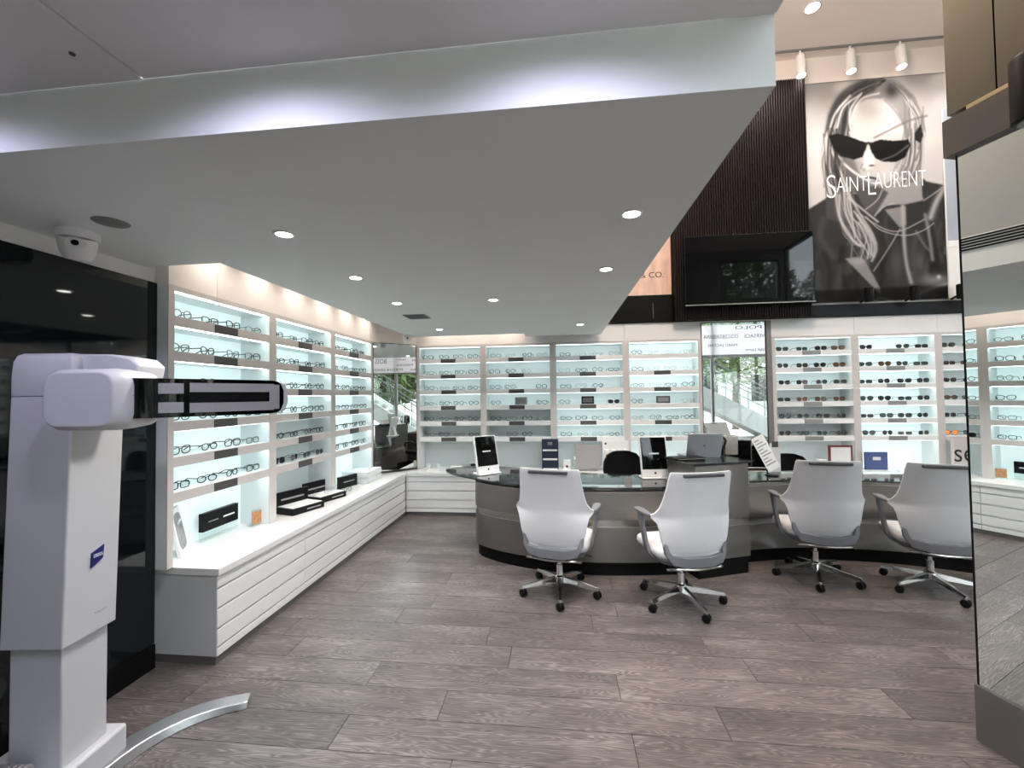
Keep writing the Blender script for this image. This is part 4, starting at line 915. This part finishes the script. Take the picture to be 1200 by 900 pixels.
# local axes follow the camera yaw only: x = sideways, y = depth
ob('base', G().prism([(-2.12, 1.35), (-1.757, 1.35), (-1.757, 1.966), (-2.12, 1.966)], 0, .15), 'machine', mt, .012)
def col_ring(x0, x1, y0, y1, c, z, dx=0): return [(x + dx, y, z) for x, y in ((x0 + c, y0), (x1 - .004, y0), (x1, y0 + .004), (x1, y1), (x0, y1), (x0, y0 + c))]
ob('lower_column', G().loft([col_ring(-2.035, -1.795, 1.715, 1.905, .035, z) for z in (.15, .70)]), 'machine', mt, .004)
ob('upper_column', G().loft([col_ring(-2.058, -1.775, 1.695, 1.922, .04, z, dx) for z, dx in ((.628, .0), (.64, .0), (1.3, .018), (1.62, .028))] ), 'machine', mt, .006)
ob('seam', G().loft([col_ring(-2.056, -1.777, 1.697, 1.92, .04, z, .028) for z in (1.62, 1.622)]), 'dgrey', mt)
hd = [col_ring(-2.058, -1.775, 1.695, 1.922, .04, z, .028) for z in (1.622, 1.70)] + [[(x * s + (-1.90) * (1 - s), y * q + 1.81 * (1 - q), z) for x, y, z in col_ring(-2.058, -1.775, 1.695, 1.922, .04, zz, .028)] for zz, s, q in ((1.76, .97, .97), (1.785, .90, .9), (1.795, .78, .78))]
ob('column_head', G().loft(hd), 'machine', mt, .004, smooth=60)
ob('head_bracket', G().prismy([(-1.82, 1.68), (-1.82, 1.795), (-1.64, 1.79), (-1.56, 1.775), (-1.525, 1.745), (-1.535, 1.69), (-1.60, 1.68)], 1.74, 1.88), 'machine', mt, .008)
hr = []
for y, s in ((1.70, .92), (1.62, .99), (1.56, 1.0), (1.53, .97), (1.50, .86)):
    w, h = .285 * s, .225 * s; hr.append([(-1.530 + .02 * (1 - s) + x, y, z) for x, z in rrect(w, h, .06 * s, 5, 0, 1.605)])
ob('camera_hub', G().loft(hr), 'machine', mt, .004, smooth=40)
ob('hub_seam', G().loft([[(-1.605 + (x + 1.605) * 1.0, y, z) for x, y, z in ((-1.6735, 1.56, zz), (-1.3865, 1.56, zz), (-1.3865, 1.62, zz), (-1.6735, 1.62, zz))] for zz in (1.618, 1.62)]), 'dgrey', mt)
# curved camera arm: black glass face with grey inlays, white shell behind
arc = smooth_curve([(-1.44, 1.55), (-1.36, 1.60), (-1.28, 1.68), (-1.18, 1.81), (-1.07, 1.985)], 6)
def along(u):
    q = u * (len(arc) - 1); i = min(int(q), len(arc) - 2); f = q - i
    a, b = Vector(arc[i][:2]), Vector(arc[i + 1][:2]); p = a.lerp(b, f); d = (b - a).normalized(); return p, Vector((d.y, -d.x))
def strip(u0, u1, z0, z1, d0, d1, n=14, r=0):
    rings = []
    for k in range(n + 1):
        u = u0 + (u1 - u0) * k / n; p, nn = along(u); za, zb = z0, z1
        if r:
            e = (u1 - u) * .52
            if e < r: c = r - math.sqrt(max(0, r * r - (r - e) ** 2)); za, zb = z0 + c, z1 - c
        rings.append([(p.x + nn.x * d0, p.y + nn.y * d0, za), (p.x + nn.x * d1, p.y + nn.y * d1, za), (p.x + nn.x * d1, p.y + nn.y * d1, zb), (p.x + nn.x * d0, p.y + nn.y * d0, zb)])
    return G().loft(rings)
ob('arm_face', strip(0, 1, 1.533, 1.682, 0, .012, 40, .045), 'screen', mt, smooth=30)
ob('arm_shell', strip(.02, 1.055, 1.537, 1.678, -.050, -.002, 40, .045), 'machine', mt, .004, smooth=30)
for (u0, u1, z0, z1) in ((.31, .475, 1.624, 1.664), (.31, .475, 1.551, 1.591), (.51, .93, 1.630, 1.666), (.51, .93, 1.549, 1.587)):
    ob('sensor_window', strip(u0, u1, z0, z1, .012, .014, 12), 'machine2', mt, smooth=30)
ob('sensor_window', strip(.905, .962, 1.553, 1.662, .012, .0142, 4), 'machine2', mt, smooth=30); ob('sensor_slot', strip(.51, .895, 1.588, 1.629, .012, .0145, 12), 'kick', mt, smooth=30)
# emblem and lettering on the side facing the shop
em = ob('emblem', G().prismx([(1.795, .905), (1.845, .93), (1.850, .985), (1.797, .965)], -1.776, -1.7605), 'blue', mt); 
text('emblem_text', 'ZEISS', 'whiteink', em, .040, .013, (-1.7595, 1.822, .944), (R(90), 0, R(90)))
text('model_text', 'VISUFIT', 'plate2', mt, .055, .010, (-1.774, 1.85, .70), (R(90), 0, R(90)))
# aluminium foot
ft = [(-1.80, 1.70), (-1.775, 1.90), (-1.735, 2.03), (-1.655, 2.145), (-1.545, 2.23), (-1.405, 2.285)]
fo = smooth_curve([(x, y, 0) for x, y in ft], 5); rg = []
for i, p in enumerate(fo):
    k = i / (len(fo) - 1); h = .05 - .02 * k; w = .12 - .03 * k
    a = Vector(fo[max(i - 1, 0)]); b = Vector(fo[min(i + 1, len(fo) - 1)]); d = (b - a).normalized(); nn = Vector((d.y, -d.x, 0))
    if k > .97: w *= .9
    q = Vector(p); rg.append([tuple(q + nn * w * .5), tuple(q + nn * w * .38 + Vector((0, 0, h))), tuple(q - nn * w * .5 + Vector((0, 0, h))), tuple(q - nn * w * .5)])
ob('foot', G().loft(rg), 'alu', mt, .004, smooth=30)
hx = []
for i in range(160): a = i * .5; hx.append((-2.12 + .00165 * i, 1.655 + .028 * math.cos(a), .185 + .028 * math.sin(a)))
tag(ob('coiled_cable', G().tube(hx, .007, 5), 'coil', rz=yaw), 'grey coiled cable resting on the foot of the measuring machine', 'cable')

# ------------------------------------------------------------------ shop-front banners and the street outside (seen in mirrors)
t = thing('brand_banner', 'white banner of brand names across the rear shop window', 'banner', (5.6, -2.50, 2.80))
box('sheet', 'banner', (-1.35, 1.35, -.02, -.01, 0, .95), t)
for s, w, h, x, z in (('DOLCE&GABBANA', 1.05, .13, .40, .52), ('VERSACE', .62, .12, -.62, .52), ('MARC JACOBS', .9, .11, .35, .26), ('Ralph Lauren', .62, .12, -.65, .10), ('POLO', .8, .11, -.45, .80)):
    text('lettering', s, 'ink', t, w, h, (-x, -.008, z), (R(90), 0, R(180)))
t = thing('brand_banner', 'white banner of brand names along the street-side window', 'banner', (6.93, 2.0, 2.46))
box('sheet', 'banner', (.0, .01, -1.6, 1.5, 0, .62), t)
for s, w, h, y, z in (('BOSS', .42, .17, -.50, .34), ('HUGO', .36, .06, .25, .44), ('CARRERA', .5, .08, .9, .40), ('MISSONI', .6, .07, .4, .24), ('PORSCHE DESIGN', 1.1, .09, -.25, .07), ('CARRERA', .7, .07, .95, .07)):
    text('lettering', s, 'ink', t, w, h, (-.003, y, z), (R(90), 0, R(-90)))
struct(box('ground', 'ground', (-14, 40, -40, 30, -.30, -.10)))
def tree(loc, h, r, seed, label):
    q = random.Random(seed); t = thing('street_tree', label, 'tree', loc, 0, 'street trees outside the shop windows')
    ob('trunk', G().tube([(0, 0, 0), (.06, .03, h * .3), (-.05, .02, h * .6), (.05, 0, h * .85)], [.16, .13, .10, .05], 8), 'bark', t)
    for a in (20, 140, 260):
        ob('branch', G().tube([(0, 0, h * .45), (.5 * r * math.cos(R(a)), .5 * r * math.sin(R(a)), h * .65), (.8 * r * math.cos(R(a)), .8 * r * math.sin(R(a)), h * .8)], [.08, .05, .02], 6), 'bark', t)
    g = G()
    for _ in range(5200):
        d = Vector((q.gauss(0, 1), q.gauss(0, 1), q.gauss(0, 1))).normalized() * (q.random() ** .4); c = Vector((d.x * r, d.y * r, h * .62 + d.z * h * .40))
        a, b = Vector((q.gauss(0, 1), q.gauss(0, 1), q.gauss(0, 1))).normalized() * .17, Vector((q.gauss(0, 1), q.gauss(0, 1), q.gauss(0, 1))).normalized() * .11
        g.add([c - a, c - b, c + a, c + b], [(0, 1, 2, 3)])
    f = g; m_ = bpy.data.meshes.new('foliage'); m_.from_pydata(f.v, [], f.f); m_.materials.append(X_['leaf']); o = link(bpy.data.objects.new('foliage', m_), t); o['kind'] = 'stuff'
for i, (x, y, h, r) in enumerate(((8.0, -8.7, 8.6, 2.4), (13.2, -9.0, 8, 2.4), (-.6, -11, 7, 2.2), (12.2, -.2, 5.5, 1.9), (12.4, 4.3, 6, 2.0), (15.2, -4.6, 7, 2.2), (3.7, -7.8, 4.8, 1.3), (11.2, -3.9, 4.6, 1.4))):
    tree((x, y, -.1), h, r, i, ('leafy street tree outside the rear window behind the stair', 'tall leafy street tree at the outer corner of the rear window', 'leafy street tree outside the rear window near the solid wall',
                                 'leafy street tree outside the street-side window under the banner', 'leafy street tree beyond the street-side window toward the service wall', 'tall leafy street tree outside the corner of both windows', 'low bushy street tree close behind the rear outdoor stair', 'low bushy street tree by the outer end of the rear stair')[i])
def stair(a, b, label):
    a, b = Vector(a), Vector(b); d = b - a; L = math.hypot(d.x, d.y); t = thing('outdoor_stair', label, 'stair', (a.x, a.y, 0), math.atan2(d.y, d.x)); z0, z1 = a.z, b.z
    ob('stringer', G().prismy([(0, z0 - 1.75), (0, z0 - 1.05), (L, z1 - 1.05), (L, z1 - 1.75)], 0, .12), 'concrete', t)
    ob('stringer', G().prismy([(0, z0 - 1.75), (0, z0 - 1.05), (L, z1 - 1.05), (L, z1 - 1.75)], 1.3, 1.42), 'concrete', t)
    n = 14
    for i in range(n):
        x = L * i / n; z = z0 + (z1 - z0) * (i + .5) / n - 1.3; box('step', 'concrete', (x, x + L / n + .03, .12, 1.3, z - .08, z), t)
    for yy in (.06, 1.36):
        ob('handrail', G().tube([(0, yy, z0), (L, yy, z1)], .03, 8), 'rail', t); ob('handrail', G().tube([(0, yy, z0 - .45), (L, yy, z1 - .45)], .018, 8), 'rail', t)
        for i in range(6):
            x = L * (i + .5) / 6; z = z0 + (z1 - z0) * (i + .5) / 6; ob('baluster', G().tube([(x, yy, z - 1.1), (x, yy, z)], .015, 6), 'rail', t)
        ob('glass_panel', G().prismy([(.05, z0 - 1.0), (.05, z0 - .1), (L - .05, z1 - .1), (L - .05, z1 - 1.0)], yy - .005, yy + .005), 'pane', t)
stair((8.6, -4.4, 1.1), (3.6, -4.4, 3.75), 'outdoor stair with steel handrails climbing past the rear window')
stair((8.6, 3.9, .3 + .0), (8.6, -.6, 3.1), 'outdoor stair with steel handrails climbing past the street-side window')
t = thing('opposite_building', 'plain pale building across the street', 'building', (0, -22, -.1)); box('facade', 'awall', (-14, 30, -4, 0, 0, 7), t)
for i in range(9):
    w = box('window_opening', 'screen', (-12 + i * 4.4, -10 + i * 4.4, -.02, .02, 1, 3), t); box('window_opening', 'screen', (-12 + i * 4.4, -10 + i * 4.4, -.02, .02, 4, 6), t)
